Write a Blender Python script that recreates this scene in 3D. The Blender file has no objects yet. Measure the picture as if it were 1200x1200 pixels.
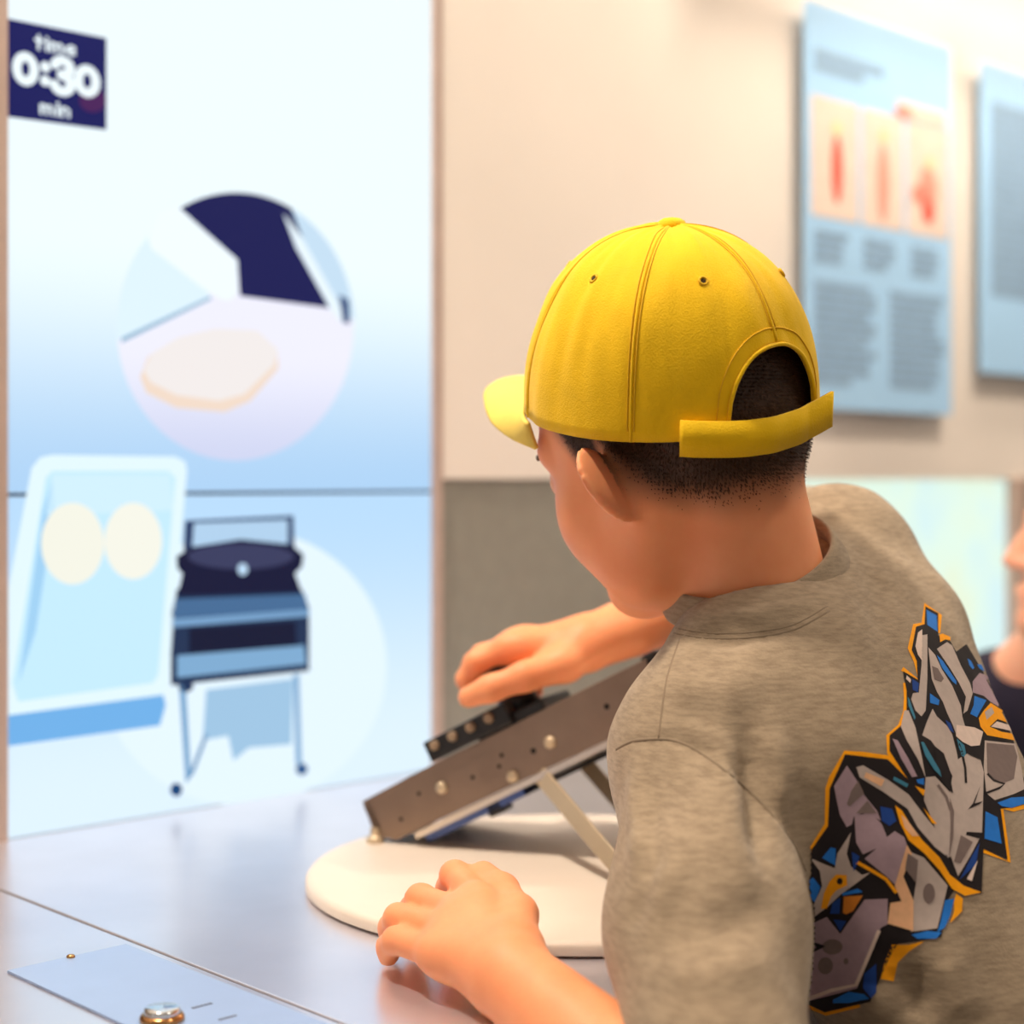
import bpy, bmesh, math, random
import numpy as np
from mathutils import Vector, Matrix, noise
from mathutils.bvhtree import BVHTree
from mathutils.geometry import delaunay_2d_cdt

random.seed(7); np.random.seed(7)
SC = bpy.context.scene
COL = SC.collection

# ------------------------------------------------------------------ camera, world, exposure, large lights
CAMZ = 1.20                      # eye height of the photographer
F = 1917.0                       # focal length in pixels of the 1200 px frame
HY = 560.0                       # horizon row
cam_d = bpy.data.cameras.new('camera'); cam = bpy.data.objects.new('camera', cam_d); COL.objects.link(cam)
cam.location = (0, 0, CAMZ); cam.rotation_euler = (math.pi / 2, 0, 0)
cam_d.sensor_width = 36.0; cam_d.lens = F / 1200 * 36.0
cam_d.shift_y = (HY - 600) / 1200.0
cam_d.clip_start = 0.05
cam_d.dof.use_dof = True; cam_d.dof.focus_distance = 0.97; cam_d.dof.aperture_fstop = 3.6
SC.camera = cam
SC.view_settings.view_transform = 'Standard'; SC.view_settings.look = 'None'
SC.view_settings.gamma = 1.0; SC.view_settings.use_curve_mapping = False
SC.view_settings.exposure = 0.07
world = bpy.data.worlds.new('world'); SC.world = world; world.use_nodes = True
wb = world.node_tree.nodes['Background']; wb.inputs[0].default_value = (1.0, 0.87, 0.75, 1); wb.inputs[1].default_value = 0.42


def P(px, py, Y):
    """point at depth Y seen at pixel (px, py)"""
    return Vector(((px - 600) / F * Y, Y, CAMZ - (py - HY) / F * Y))


# wall frame: u runs along the wall, v comes out of it, z is height
TH = math.radians(43.8)
D1 = Vector((math.cos(TH), math.sin(TH), 0)); NV = Vector((math.sin(TH), -math.cos(TH), 0))
P0 = Vector((-0.403, 1.299, 0))
HC = 0.288                       # counter top below the eye
ZC = CAMZ - HC


def W(u, v, z):
    p = P0 + D1 * u + NV * v
    return Vector((p.x, p.y, z))


def pw(px, py, v=0.0):
    """pixel -> (u, z) on the plane at distance v from the wall"""
    dx, dz = (px - 600) / F, -(py - HY) / F
    o = P0 + NV * v
    Y = NV.dot(o) / (NV.x * dx + NV.y)
    p = Vector((dx * Y, Y, 0))
    return (p - o).dot(D1), CAMZ + dz * Y


def pc(px, py, z=ZC):
    """pixel -> point on the horizontal plane z"""
    Y = (CAMZ - z) * F / (py - HY)
    return Vector(((px - 600) / F * Y, Y, z))


def puv(p):
    q = Vector((p.x, p.y, 0)) - P0
    return q.dot(D1), q.dot(NV)


# ------------------------------------------------------------------ materials
def lin(c):
    return tuple(((x / 255) / 12.92 if x / 255 <= .04045 else ((x / 255 + .055) / 1.055) ** 2.4) for x in c)


MATS = {}


def mat(name, rgb, rough=.6, metal=0., var=.06, scale=40., bump=0., bscale=None, stretch=None, sss=0., emit=None, spec=.5, sheen=0.):
    if name in MATS: return MATS[name]
    m = bpy.data.materials.new(name); m.use_nodes = True
    nt = m.node_tree; b = nt.nodes['Principled BSDF']
    c = lin(rgb)
    tc = nt.nodes.new('ShaderNodeTexCoord')
    mp = nt.nodes.new('ShaderNodeMapping'); nt.links.new(tc.outputs['Object'], mp.inputs[0])
    if stretch: mp.inputs['Scale'].default_value = stretch
    nz = nt.nodes.new('ShaderNodeTexNoise'); nz.inputs['Scale'].default_value = scale; nz.inputs['Detail'].default_value = 4
    nt.links.new(mp.outputs[0], nz.inputs['Vector'])
    rp = nt.nodes.new('ShaderNodeValToRGB'); rp.color_ramp.elements[0].position = .3; rp.color_ramp.elements[1].position = .7
    rp.color_ramp.elements[0].color = tuple(max(0, x * (1 - var)) for x in c) + (1,)
    rp.color_ramp.elements[1].color = tuple(min(1, x * (1 + var)) for x in c) + (1,)
    nt.links.new(nz.outputs['Fac'], rp.inputs[0]); nt.links.new(rp.outputs[0], b.inputs['Base Color'])
    b.inputs['Roughness'].default_value = rough; b.inputs['Metallic'].default_value = metal
    b.inputs['Specular IOR Level'].default_value = spec
    if sheen: b.inputs['Sheen Weight'].default_value = sheen
    if sss:
        b.inputs['Subsurface Weight'].default_value = sss; b.inputs['Subsurface Radius'].default_value = (.012, .004, .002)
        b.inputs['Subsurface Scale'].default_value = 1.0
    if bump:
        n2 = nt.nodes.new('ShaderNodeTexNoise'); n2.inputs['Scale'].default_value = bscale or scale; n2.inputs['Detail'].default_value = 3
        nt.links.new(mp.outputs[0], n2.inputs['Vector'])
        bp = nt.nodes.new('ShaderNodeBump'); bp.inputs['Strength'].default_value = bump; bp.inputs['Distance'].default_value = .002
        nt.links.new(n2.outputs['Fac'], bp.inputs['Height']); nt.links.new(bp.outputs[0], b.inputs['Normal'])
    if emit:
        nt.links.new(rp.outputs[0], b.inputs['Emission Color']); b.inputs['Emission Strength'].default_value = emit
    MATS[name] = m
    return m


def emis(name, rgb, strength=1.0, grad=None):
    """light-giving screen colour; grad = (rgb2, axis, lo, hi) shades the picture along object axis"""
    if name in MATS: return MATS[name]
    m = bpy.data.materials.new(name); m.use_nodes = True
    nt = m.node_tree; b = nt.nodes['Principled BSDF']
    b.inputs['Base Color'].default_value = (.004, .004, .006, 1); b.inputs['Roughness'].default_value = .5; b.inputs['Specular IOR Level'].default_value = .08
    b.inputs['Emission Color'].default_value = lin(rgb) + (1,); b.inputs['Emission Strength'].default_value = strength
    if grad:
        tc = nt.nodes.new('ShaderNodeTexCoord'); sp = nt.nodes.new('ShaderNodeSeparateXYZ')
        nt.links.new(tc.outputs['Object'], sp.inputs[0])
        mr = nt.nodes.new('ShaderNodeMapRange'); mr.inputs[1].default_value = grad[2]; mr.inputs[2].default_value = grad[3]
        mr.interpolation_type = 'SMOOTHSTEP'
        nt.links.new(sp.outputs[grad[1]], mr.inputs[0])
        mx = nt.nodes.new('ShaderNodeValToRGB')
        mx.color_ramp.elements[0].color = lin(rgb) + (1,); mx.color_ramp.elements[1].color = lin(grad[0]) + (1,)
        nt.links.new(mr.outputs[0], mx.inputs[0]); nt.links.new(mx.outputs[0], b.inputs['Emission Color'])
    MATS[name] = m
    return m


# ------------------------------------------------------------------ object helpers
def tag(o, label=None, cat=None, group=None, kind=None):
    for k, v in (('label', label), ('category', cat), ('group', group), ('kind', kind)):
        if v: o[k] = v
    return o


def empty(name, loc, label, cat, group=None):
    o = bpy.data.objects.new(name, None); COL.objects.link(o); o.location = loc; o.empty_display_size = .05
    return tag(o, label, cat, group)


def mesh(name, verts, faces, m, parent=None, smooth=False, bevel=0., label=None):
    """verts in world space; a child is stored relative to its parents' origins"""
    off = Vector((0, 0, 0)); q = parent
    while q is not None: off += q.location; q = q.parent
    me = bpy.data.meshes.new(name)
    V = np.asarray([tuple(v) for v in verts] if not isinstance(verts, np.ndarray) else verts, dtype=np.float64)
    if parent is None:
        c = Vector(((V[:, 0].min() + V[:, 0].max()) / 2, (V[:, 1].min() + V[:, 1].max()) / 2, V[:, 2].min()))
        off = c
    me.from_pydata((V - np.array(off)).tolist(), [], faces if isinstance(faces, list) else faces.tolist())
    me.update()
    if smooth: me.polygons.foreach_set('use_smooth', [True] * len(me.polygons))
    o = bpy.data.objects.new(name, me); COL.objects.link(o)
    if m: me.materials.append(m)
    if parent is not None: o.parent = parent
    else: o.location = off
    if bevel:
        md = o.modifiers.new('bevel', 'BEVEL'); md.width = bevel; md.segments = 2; md.limit_method = 'ANGLE'
    if label: o['label'] = label
    return o


BOXF = [(0, 3, 2, 1), (4, 5, 6, 7), (0, 1, 5, 4), (1, 2, 6, 5), (2, 3, 7, 6), (3, 0, 4, 7)]


def box_v(o, ex, ey, ez, lo, hi):
    c = [(lo[0], lo[1], lo[2]), (hi[0], lo[1], lo[2]), (hi[0], hi[1], lo[2]), (lo[0], hi[1], lo[2]),
         (lo[0], lo[1], hi[2]), (hi[0], lo[1], hi[2]), (hi[0], hi[1], hi[2]), (lo[0], hi[1], hi[2])]
    return [o + ex * a + ey * b + ez * d for a, b, d in c]


ZV = Vector((0, 0, 1))


def wbox(name, u0, u1, v0, v1, z0, z1, m, parent=None, bevel=0., label=None):
    return mesh(name, box_v(P0, D1, NV * -1, ZV, (u0, -v1, z0), (u1, -v0, z1)), BOXF, m, parent, bevel=bevel, label=label)


def prism(pts, ex, ey, ez, o, h0, h1):
    n = len(pts)
    V = [o + ex * a + ey * b + ez * h0 for a, b in pts] + [o + ex * a + ey * b + ez * h1 for a, b in pts]
    Fc = [tuple(range(n))[::-1], tuple(range(n, 2 * n))] + [(i, (i + 1) % n, n + (i + 1) % n, n + i) for i in range(n)]
    return V, Fc


def lathe(prof, o, ax, n=32, ref=None):
    ax = ax.normalized(); r = (ref or (Vector((1, 0, 0)) if abs(ax.x) < .8 else Vector((0, 1, 0))))
    a = (r - ax * r.dot(ax)).normalized(); b = ax.cross(a)
    V, Fc = [], []
    for (r_, h) in prof:
        for i in range(n):
            t = 2 * math.pi * i / n
            V.append(o + a * (math.cos(t) * r_) + b * (math.sin(t) * r_) + ax * h)
    for j in range(len(prof) - 1):
        for i in range(n):
            k = (i + 1) % n
            Fc.append((j * n + i, j * n + k, (j + 1) * n + k, (j + 1) * n + i))
    Fc.append(tuple(range(n))[::-1]); Fc.append(tuple((len(prof) - 1) * n + i for i in range(n)))
    return V, Fc


def tube(pts, r, n=8, closed=False):
    pts = [Vector(p) for p in pts]; V, Fc = [], []; N = len(pts)
    up = Vector((.3, .2, .93)).normalized()
    for i, p in enumerate(pts):
        a = pts[(i - 1) % N] if (closed or i > 0) else p; b = pts[(i + 1) % N] if (closed or i < N - 1) else p
        t = (b - a).normalized(); s = t.cross(up)
        if s.length < 1e-4: s = t.cross(Vector((1, 0, 0)))
        s.normalize(); w = s.cross(t); rr = r(i / (N - 1)) if callable(r) else r
        for k in range(n):
            q = 2 * math.pi * k / n
            V.append(p + s * (math.cos(q) * rr) + w * (math.sin(q) * rr))
    for i in range(N if closed else N - 1):
        j = (i + 1) % N
        for k in range(n):
            l = (k + 1) % n
            Fc.append((i * n + k, i * n + l, j * n + l, j * n + k))
    if not closed:
        Fc.append(tuple(range(n))[::-1]); Fc.append(tuple((N - 1) * n + k for k in range(n)))
    return V, Fc


# ------------------------------------------------------------------ implicit modelling
class Field:
    def __init__(s, lo, hi, h):
        s.h = h; s.lo = np.array(lo, float); n = np.ceil((np.array(hi) - s.lo) / h).astype(int) + 1; s.n = n
        s.ax = [(s.lo[i] + h * np.arange(n[i])).astype(np.float32) for i in range(3)]
        s.D = np.full(tuple(n), 1.0, np.float32)

    def op(s, fn, lo, hi, k=.0, sub=False):
        a = np.maximum(np.floor((np.array(lo) - s.lo) / s.h).astype(int), 0)
        b = np.minimum(np.ceil((np.array(hi) - s.lo) / s.h).astype(int) + 1, s.n)
        if (b <= a).any(): return
        sl = tuple(slice(a[i], b[i]) for i in range(3))
        d = fn(s.ax[0][sl[0]][:, None, None], s.ax[1][sl[1]][None, :, None], s.ax[2][sl[2]][None, None, :])
        A = s.D[sl]
        if sub:
            d = -d
            if k: t = np.clip(.5 - .5 * (A - d) / k, 0, 1); s.D[sl] = A + (d - A) * t + k * t * (1 - t)
            else: s.D[sl] = np.maximum(A, d)
        else:
            if k: t = np.clip(.5 + .5 * (A - d) / k, 0, 1); s.D[sl] = A + (d - A) * t - k * t * (1 - t)
            else: s.D[sl] = np.minimum(A, d)

    def cone(s, a, b, ra, rb, k=.01, sub=False):
        a = np.array(a, np.float32); b = np.array(b, np.float32); m = max(ra, rb) + k + 3 * s.h
        ba = b - a; L = float(ba @ ba) + 1e-12

        def fn(x, y, z):
            px, py, pz = x - a[0], y - a[1], z - a[2]
            t = np.clip((px * ba[0] + py * ba[1] + pz * ba[2]) / L, 0, 1)
            return np.sqrt((px - t * ba[0]) ** 2 + (py - t * ba[1]) ** 2 + (pz - t * ba[2]) ** 2) - (ra + (rb - ra) * t)
        s.op(fn, np.minimum(a, b) - m, np.maximum(a, b) + m, k, sub)

    def chain(s, pts, k=.006):
        for (p, r), (q, t) in zip(pts[:-1], pts[1:]): s.cone(p, q, r, t, k)

    def ell(s, M, c, r, k=.01, sub=False):
        """ellipsoid with radii r at c in frame M (4x4)"""
        R = np.array(M.to_3x3(), np.float32); C = np.array(M @ Vector(c), np.float32); r = np.array(r, np.float32)
        ext = np.sqrt(((R * r) ** 2).sum(1)) + k + 3 * s.h

        def fn(x, y, z):
            px, py, pz = x - C[0], y - C[1], z - C[2]
            q = [(R[0, i] * px + R[1, i] * py + R[2, i] * pz) / r[i] for i in range(3)]
            k0 = np.sqrt(q[0] ** 2 + q[1] ** 2 + q[2] ** 2); k1 = np.sqrt((q[0] / r[0]) ** 2 + (q[1] / r[1]) ** 2 + (q[2] / r[2]) ** 2)
            return k0 * (k0 - 1) / (k1 + 1e-6)
        s.op(fn, C - ext, C + ext, k, sub)

    def mesh(s, smooth=4):
        D = s.D; S = D < 0
        nx, ny, nz = D.shape
        cnt = np.zeros((nx - 1, ny - 1, nz - 1), np.int8)
        offs = [(i, j, k) for i in (0, 1) for j in (0, 1) for k in (0, 1)]
        for i, j, k in offs: cnt += S[i:nx - 1 + i, j:ny - 1 + j, k:nz - 1 + k]
        I, J, K = np.nonzero((cnt > 0) & (cnt < 8))
        idx = np.full(cnt.shape, -1, np.int32); idx[I, J, K] = np.arange(len(I))
        acc = np.zeros((len(I), 3)); num = np.zeros(len(I))
        for a in offs:
            for ax in range(3):
                if a[ax]: continue
                b = list(a); b[ax] = 1
                da = D[I + a[0], J + a[1], K + a[2]]; db = D[I + b[0], J + b[1], K + b[2]]
                cr = (da < 0) != (db < 0); t = np.where(cr, da / np.where(cr, da - db, 1), 0)
                pt = np.tile(np.array(a, float), (len(I), 1)); pt[:, ax] = t
                acc += pt * cr[:, None]; num += cr
        V = s.lo + s.h * (np.stack([I, J, K], 1) + acc / num[:, None])
        Q = []
        for ax in range(3):
            sl0 = [slice(None)] * 3; sl1 = [slice(None)] * 3
            sl0[ax] = slice(0, -1); sl1[ax] = slice(1, None)
            A, B = S[tuple(sl0)], S[tuple(sl1)]
            e = np.stack(np.nonzero(A != B), 1); o = [i for i in range(3) if i != ax]
            ok = (e[:, o[0]] > 0) & (e[:, o[1]] > 0) & (e[:, o[0]] < D.shape[o[0]] - 1) & (e[:, o[1]] < D.shape[o[1]] - 1)
            e = e[ok]; ins = A[tuple(e.T)]

            def cell(d0, d1):
                c = e.copy(); c[:, o[0]] -= d0; c[:, o[1]] -= d1
                return idx[tuple(c.T)]
            q = np.stack([cell(1, 1), cell(0, 1), cell(0, 0), cell(1, 0)], 1)
            flip = ins if ax != 1 else ~ins
            q[~flip] = q[~flip][:, ::-1]
            Q.append(q)
        Q = np.concatenate(Q)
        return smooth_mesh(V, Q, smooth), Q


def edges_of(Q):
    e = np.concatenate([Q[:, [0, 1]], Q[:, [1, 2]], Q[:, [2, 3]], Q[:, [3, 0]]]); e.sort(1)
    return np.unique(e, axis=0)


def smooth_mesh(V, Q, it):
    if not it: return V
    e = edges_of(Q); n = len(V); V = V.copy()
    deg = np.bincount(e.ravel(), minlength=n).astype(float); deg[deg == 0] = 1
    for j in range(it * 2):
        L = np.stack([np.bincount(e[:, 0], V[e[:, 1], i], n) + np.bincount(e[:, 1], V[e[:, 0], i], n) for i in range(3)], 1) / deg[:, None] - V
        V += L * (.5 if j % 2 == 0 else -.48)
    return V


def normals_of(V, Q):
    n = np.cross(V[Q[:, 2]] - V[Q[:, 0]], V[Q[:, 3]] - V[Q[:, 1]])
    N = np.zeros_like(V)
    for i in range(4):
        for a in range(3): N[:, a] += np.bincount(Q[:, i], n[:, a], len(V))
    return N / (np.linalg.norm(N, axis=1, keepdims=True) + 1e-12)


# ================================================================== THE ROOM
m_cream = mat('cream_wall_paint', (240, 230, 220), .7, var=.02, scale=6, bump=.05, bscale=300)
m_grey = mat('grey_backsplash', (150, 148, 138), .42, var=.05, scale=60, bump=.12, bscale=500, metal=.15)
m_floor = mat('grey_floor', (120, 112, 104), .5, var=.1, scale=12)
m_ceil = mat('white_ceiling', (225, 218, 210), .8, var=.02)
m_strip = mat('brown_edge_strip', (188, 166, 156), .5, var=.06)

tag(mesh('floor', [(-4, -2.5, 0), (5, -2.5, 0), (5, 6, 0), (-4, 6, 0), (-4, -2.5, -.05), (5, -2.5, -.05), (5, 6, -.05), (-4, 6, -.05)],
         [(0, 1, 2, 3), (7, 6, 5, 4), (0, 4, 5, 1), (1, 5, 6, 2), (2, 6, 7, 3), (3, 7, 4, 0)], m_floor), kind='structure')
tag(mesh('ceiling', [(-4, -2.5, 2.75), (5, -2.5, 2.75), (5, 6, 2.75), (-4, 6, 2.75), (-4, -2.5, 2.8), (5, -2.5, 2.8), (5, 6, 2.8), (-4, 6, 2.8)],
         [(3, 2, 1, 0), (4, 5, 6, 7), (0, 1, 5, 4), (1, 2, 6, 5), (2, 3, 7, 6), (3, 0, 4, 7)], m_ceil), kind='structure')
ZB = pw(560, 561)[1]             # lower edge of the cream wall
uS0 = pw(6, 800)[0]; uS1 = pw(505, 800)[0]; uS2 = pw(515, 800)[0]
ZT = 2.75
wl = tag(wbox('wall_back', -3.4, 5.4, -.12, -.03, 0, ZT, m_cream), kind='structure')
tag(wbox('trim_1', uS2, 5.4, -.03, .004, ZB, ZT, m_cream), kind='structure')               # cream facing right of the screen
tag(wbox('trim_2', -3.4, uS0 - .012, -.03, .004, ZB, ZT, m_cream), kind='structure')       # cream facing left of it
uG0 = pw(948, 600)[0] - .1; uG1 = pw(1182, 600)[0]
tag(wbox('trim_3', uS2, uG0, -.03, 0, ZC - .05, ZB, m_grey), kind='structure')              # grey backsplash
tag(wbox('trim_4', -3.4, uS0 - .012, -.03, 0, ZC - .05, ZB, mat('olive_backsplash', (120, 100, 70), .5, var=.05)), kind='structure')

# ------------------------------------------------------------------ display screen set into the wall
scr = empty('display_screen', W((uS0 + uS1) / 2, 0, ZC), 'tall bright wall screen showing a slicer, dough tray and timer', 'screen')
zBar = pw(255, 578)[1]
zTop = ZC + .98
V, Fc = [], []
wbox('frame', uS0 - .012, uS0, -.03, .005, ZC, zTop + .01, m_strip, scr)
wbox('frame', uS1, uS2, -.03, .005, ZC, zTop + .01, m_strip, scr)
wbox('frame', uS0, uS1, -.03, .005, zTop, zTop + .01, m_strip, scr)
m_up = emis('screen_picture_upper', (174, 210, 244), 1.0, ((238, 251, 255), 2, zBar - ZC, zBar - ZC + .22))
m_lo = emis('screen_picture_lower', (222, 241, 255), 1.0, ((184, 219, 250), 2, 0.02, zBar - ZC))
up = wbox('upper_panel', uS0, uS1, -.03, 0, zBar + .0015, zTop, m_up, scr)
lo = wbox('lower_panel', uS0, uS1, -.03, 0, ZC + .001, zBar - .0015, m_lo, scr)
wbox('bezel', uS0, uS1, -.03, -.001, zBar - .0015, zBar + .0015, mat('dark_bezel', (50, 60, 80), .4), scr)
SCRN = [0]


def scr_poly(name, pts, rgb, lay, parent, strength=1.0, grad=None):
    """flat picture element in the plane of the screen"""
    v = .0005 + .0004 * lay
    V = [W(u, v, z) for u, z in (pw(x, y) for x, y in pts)]
    SCRN[0] += 1
    return mesh(name, V, [tuple(range(len(V)))], emis('screen_%s_%d' % (name, SCRN[0]), rgb, strength, grad), parent)


def ell_pts(cx, cy, rx, ry, n=40, a0=0., a1=360., rot=0.):
    out = []; r = math.radians(rot)
    for i in range(n):
        a = math.radians(a0 + (a1 - a0) * i / (n - (0 if a1 - a0 >= 360 else 1)))
        x, y = rx * math.cos(a), ry * math.sin(a)
        out.append((cx + x * math.cos(r) - y * math.sin(r), cy + x * math.sin(r) + y * math.cos(r)))
    return out


def arc_circ(a0, a1, n=14): return ell_pts(275, 383, 139, 157, n, a0, a1)


# timer
scr_poly('timer_box', [(8.5, 22), (124, 45), (124, 152.5), (8.5, 137)], (24, 28, 92), 1, up)
scr_poly('timer_glow', ell_pts(108, 118, 16, 14), (74, 34, 90), 2, up)


def scr_glyphs(name, strokes, lay=3, rgb=(240, 252, 255)):
    """strokes: list of (outer loop, inner loop or None) in a unit frame of the timer box"""
    V, Fc = [], []
    def q(s, t):      # box coordinates (0..1, 0..1) -> wall
        x = 8.5 + s * 115.5; y = (22 + 23 * s) + t * (115 - 7.5 * s)
        u, z = pw(x, y); return W(u, .0005 + .0004 * lay, z)
    for out, inn in strokes:
        b = len(V)
        if inn:
            n = len(out); V += [q(*p) for p in out] + [q(*p) for p in inn]
            Fc += [(b + i, b + (i + 1) % n, b + n + (i + 1) % n, b + n + i) for i in range(n)]
        else:
            V += [q(*p) for p in out]; Fc.append(tuple(range(b, b + len(out))))
    SCRN[0] += 1
    return mesh(name, V, Fc, emis('screen_digits', rgb, 1.0), up)


def ring(cx, cy, rx, ry, ix, iy): return (ell_pts(cx, cy, rx, ry, 32), ell_pts(cx, cy, ix, iy, 32))


def stroke(pts, w):
    """ribbon of half width w along pts, round ends, in box units"""
    pts = [Vector((p[0], p[1])) for p in pts]; L, R = [], []
    for i, p in enumerate(pts):
        t = (pts[min(i + 1, len(pts) - 1)] - pts[max(i - 1, 0)]).normalized(); n = Vector((-t.y, t.x))
        L.append(p + n * w); R.append(p - n * w)
    return [([tuple(L[i]), tuple(L[i + 1]), tuple(R[i + 1]), tuple(R[i])], None) for i in range(len(pts) - 1)] + \
           [(ell_pts(pts[0].x, pts[0].y, w, w, 12), None), (ell_pts(pts[-1].x, pts[-1].y, w, w, 12), None)]


scr_glyphs('digit_zero', [ring(.175, .485, .135, .175, .042, .078)])
scr_glyphs('colon', [(ell_pts(.375, .43, .052, .056, 16), None), (ell_pts(.375, .575, .052, .056, 16), None)])
three = stroke(ell_pts(.55, .405, .078, .075, 14, -165, 95), .05) + stroke(ell_pts(.55, .575, .084, .085, 14, -95, 165), .05)
scr_glyphs('digit_three', three)
scr_glyphs('digit_zero', [ring(.80, .505, .135, .175, .042, .078)])


def word(name, txt, cx, cy, hgt):
    """small words over and under the digits, drawn with strokes in box units"""
    G = {'t': [[(.35, 0), (.35, 1)], [(.1, .35), (.65, .35)]], 'i': [[(.2, .35), (.2, 1)], [(.2, .05), (.2, .12)]],
         'm': [[(.1, 1), (.1, .35)], [(.1, .45), (.35, .35), (.5, .5), (.5, 1)], [(.5, .5), (.75, .35), (.95, .5), (.95, 1)]],
         'n': [[(.1, 1), (.1, .35)], [(.1, .45), (.4, .35), (.6, .5), (.6, 1)]],
         'e': [[(.15, .67), (.75, .67), (.7, .42), (.45, .34), (.18, .5), (.15, .8), (.4, 1), (.7, .93)]]}
    wd = {'t': .75, 'i': .42, 'm': 1.15, 'n': .8, 'e': .9}
    tot = sum(wd[c] for c in txt); x = cx - tot * hgt / 2; st = []
    for c in txt:
        for s in G[c]: st += stroke([(x + a * hgt, cy - hgt / 2 + b * hgt) for a, b in s], hgt * .11)
        x += wd[c] * hgt
    scr_glyphs(name, st)


word('word_time', 'time', .48, .185, .135)
word('word_min', 'min', .48, .85, .135)
# round inset picture on the upper panel
m_lav = ((238, 238, 252), 2, zBar - ZC + .02, zBar - ZC + .13)
scr_poly('inset_picture', ell_pts(275, 383, 139, 157, 56), (206, 212, 240), 1, up, 1.0, m_lav)
scr_poly('inset_left_wall', [(139, 398), (245, 349)] + arc_circ(-120, -186), (222, 242, 253), 2, up)
scr_poly('inset_blade', arc_circ(-119, -62) + [(384, 361), (280, 347), (277, 305)], (26, 29, 84), 3, up)
scr_poly('inset_slab', [(172, 280), (186, 250), (206, 241), (240, 272), (277, 305), (277, 343), (268, 352), (258, 351), (236, 338), (176, 292)], (240, 250, 255), 4, up)
scr_poly('inset_glass', arc_circ(-62, -3) + [(384, 361)], (196, 222, 242), 3, up)
scr_poly('inset_glass_edge', [(330, 250), (352, 278), (404, 372), (398, 378), (383, 358), (345, 290)], (232, 246, 254), 4, up)
scr_poly('inset_hinge', [(395, 345), (407, 352), (408, 380), (400, 378)], (70, 90, 130), 5, up)
scr_poly('inset_edge', [(140, 396), (245, 347), (246, 351), (141, 402)], (150, 185, 210), 5, up)
scr_poly('inset_dough', [(163, 442), (172, 418), (208, 397), (250, 386), (300, 388), (324, 410), (325, 432), (292, 470), (262, 483), (205, 478), (170, 460)], (240, 218, 200), 3, up)
scr_poly('inset_dough_top', [(167, 434), (176, 414), (208, 395), (250, 385), (300, 387), (325, 410), (320, 428), (285, 462), (255, 470), (205, 463), (175, 448)], (240, 234, 232), 4, up)
# lower panel picture
scr_poly('disc', ell_pts(285, 782, 168, 162, 56, rot=-12), (228, 245, 255), 1, lo)
scr_poly('tray', [(8.5, 690), (36, 548), (46, 536), (60, 533), (204, 535), (216, 541), (218, 552), (196, 800), (190, 814), (8.5, 838)], (226, 246, 254), 3, lo)
scr_poly('tray_inside', [(13, 800), (52, 560), (60, 552), (196, 552), (204, 560), (184, 790), (178, 800), (20, 822)], (196, 234, 253), 4, lo)
scr_poly('tray_wall', [(60, 556), (198, 556), (201, 598), (52, 604)], (208, 238, 252), 5, lo)
scr_poly('tray_shade', [(48, 600), (60, 560), (62, 600), (40, 740), (20, 800)], (160, 208, 242), 5, lo)
scr_poly('tray_front', [(8.5, 838), (190, 814), (193, 826), (186, 850), (8.5, 874)], (112, 176, 232), 3, lo)
scr_poly('dough_ball', ell_pts(83, 637, 37, 48, 28), (242, 242, 228), 6, lo)
scr_poly('dough_ball', ell_pts(154, 634, 34, 45, 28), (243, 243, 230), 6, lo)
scr_poly('slicer_bar', [(216, 610), (343, 604), (344, 640), (214, 645)], (48, 66, 104), 2, lo)
scr_poly('slicer_bar_inside', [(226, 613), (336, 609), (336, 640), (224, 643)], (176, 208, 236), 3, lo)
scr_poly('slicer_body', [(206, 690), (352, 690), (361, 712), (361, 786), (199, 803), (199, 720)], (34, 52, 84), 3, lo)
scr_poly('slicer_bar_upper', [(204, 702), (356, 696), (359, 714), (201, 724)], (70, 108, 150), 4, lo)
scr_poly('slicer_groove', [(201, 725), (360, 714), (361, 722), (201, 735)], (118, 160, 200), 4, lo)
scr_poly('slicer_roller', [(206, 768), (355, 756), (357, 778), (206, 794)], (126, 170, 208), 4, lo)
scr_poly('slicer_slot', [(220, 736), (345, 728), (346, 757), (220, 766)], (18, 24, 52), 4, lo)
scr_poly('slicer_knob', [(205, 652), (222, 641), (280, 632), (340, 638), (354, 650), (352, 664), (344, 672), (352, 694), (206, 698), (212, 672), (206, 666)], (20, 24, 56), 5, lo)
scr_poly('slicer_knob_top', ell_pts(280, 652, 62, 15, 30), (58, 62, 96), 6, lo)
scr_poly('slicer_pin', ell_pts(282, 667, 6, 7, 14), (190, 220, 245), 7, lo)
for nm, pts, c in (('slicer_leg', [(208, 800), (216, 800), (222, 905), (216, 918)], (120, 165, 205)),
                   ('slicer_leg', [(216, 918), (226, 905), (243, 860), (238, 860)], (110, 150, 190)),
                   ('slicer_leg', [(342, 790), (349, 790), (352, 895), (345, 895)], (130, 172, 210)),
                   ('slicer_foot', ell_pts(205, 925, 7, 8, 14), (24, 70, 120)),
                   ('slicer_foot', ell_pts(352, 901, 7, 7, 14), (50, 90, 140)),
                   ('slicer_foot', ell_pts(216, 804, 9, 7, 14), (20, 40, 80)),
                   ('slicer_plate', [(240, 808), (342, 795), (340, 872), (290, 876), (272, 891), (266, 862), (236, 867)], (158, 196, 226))):
    scr_poly(nm, pts, c, 4, lo)

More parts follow.
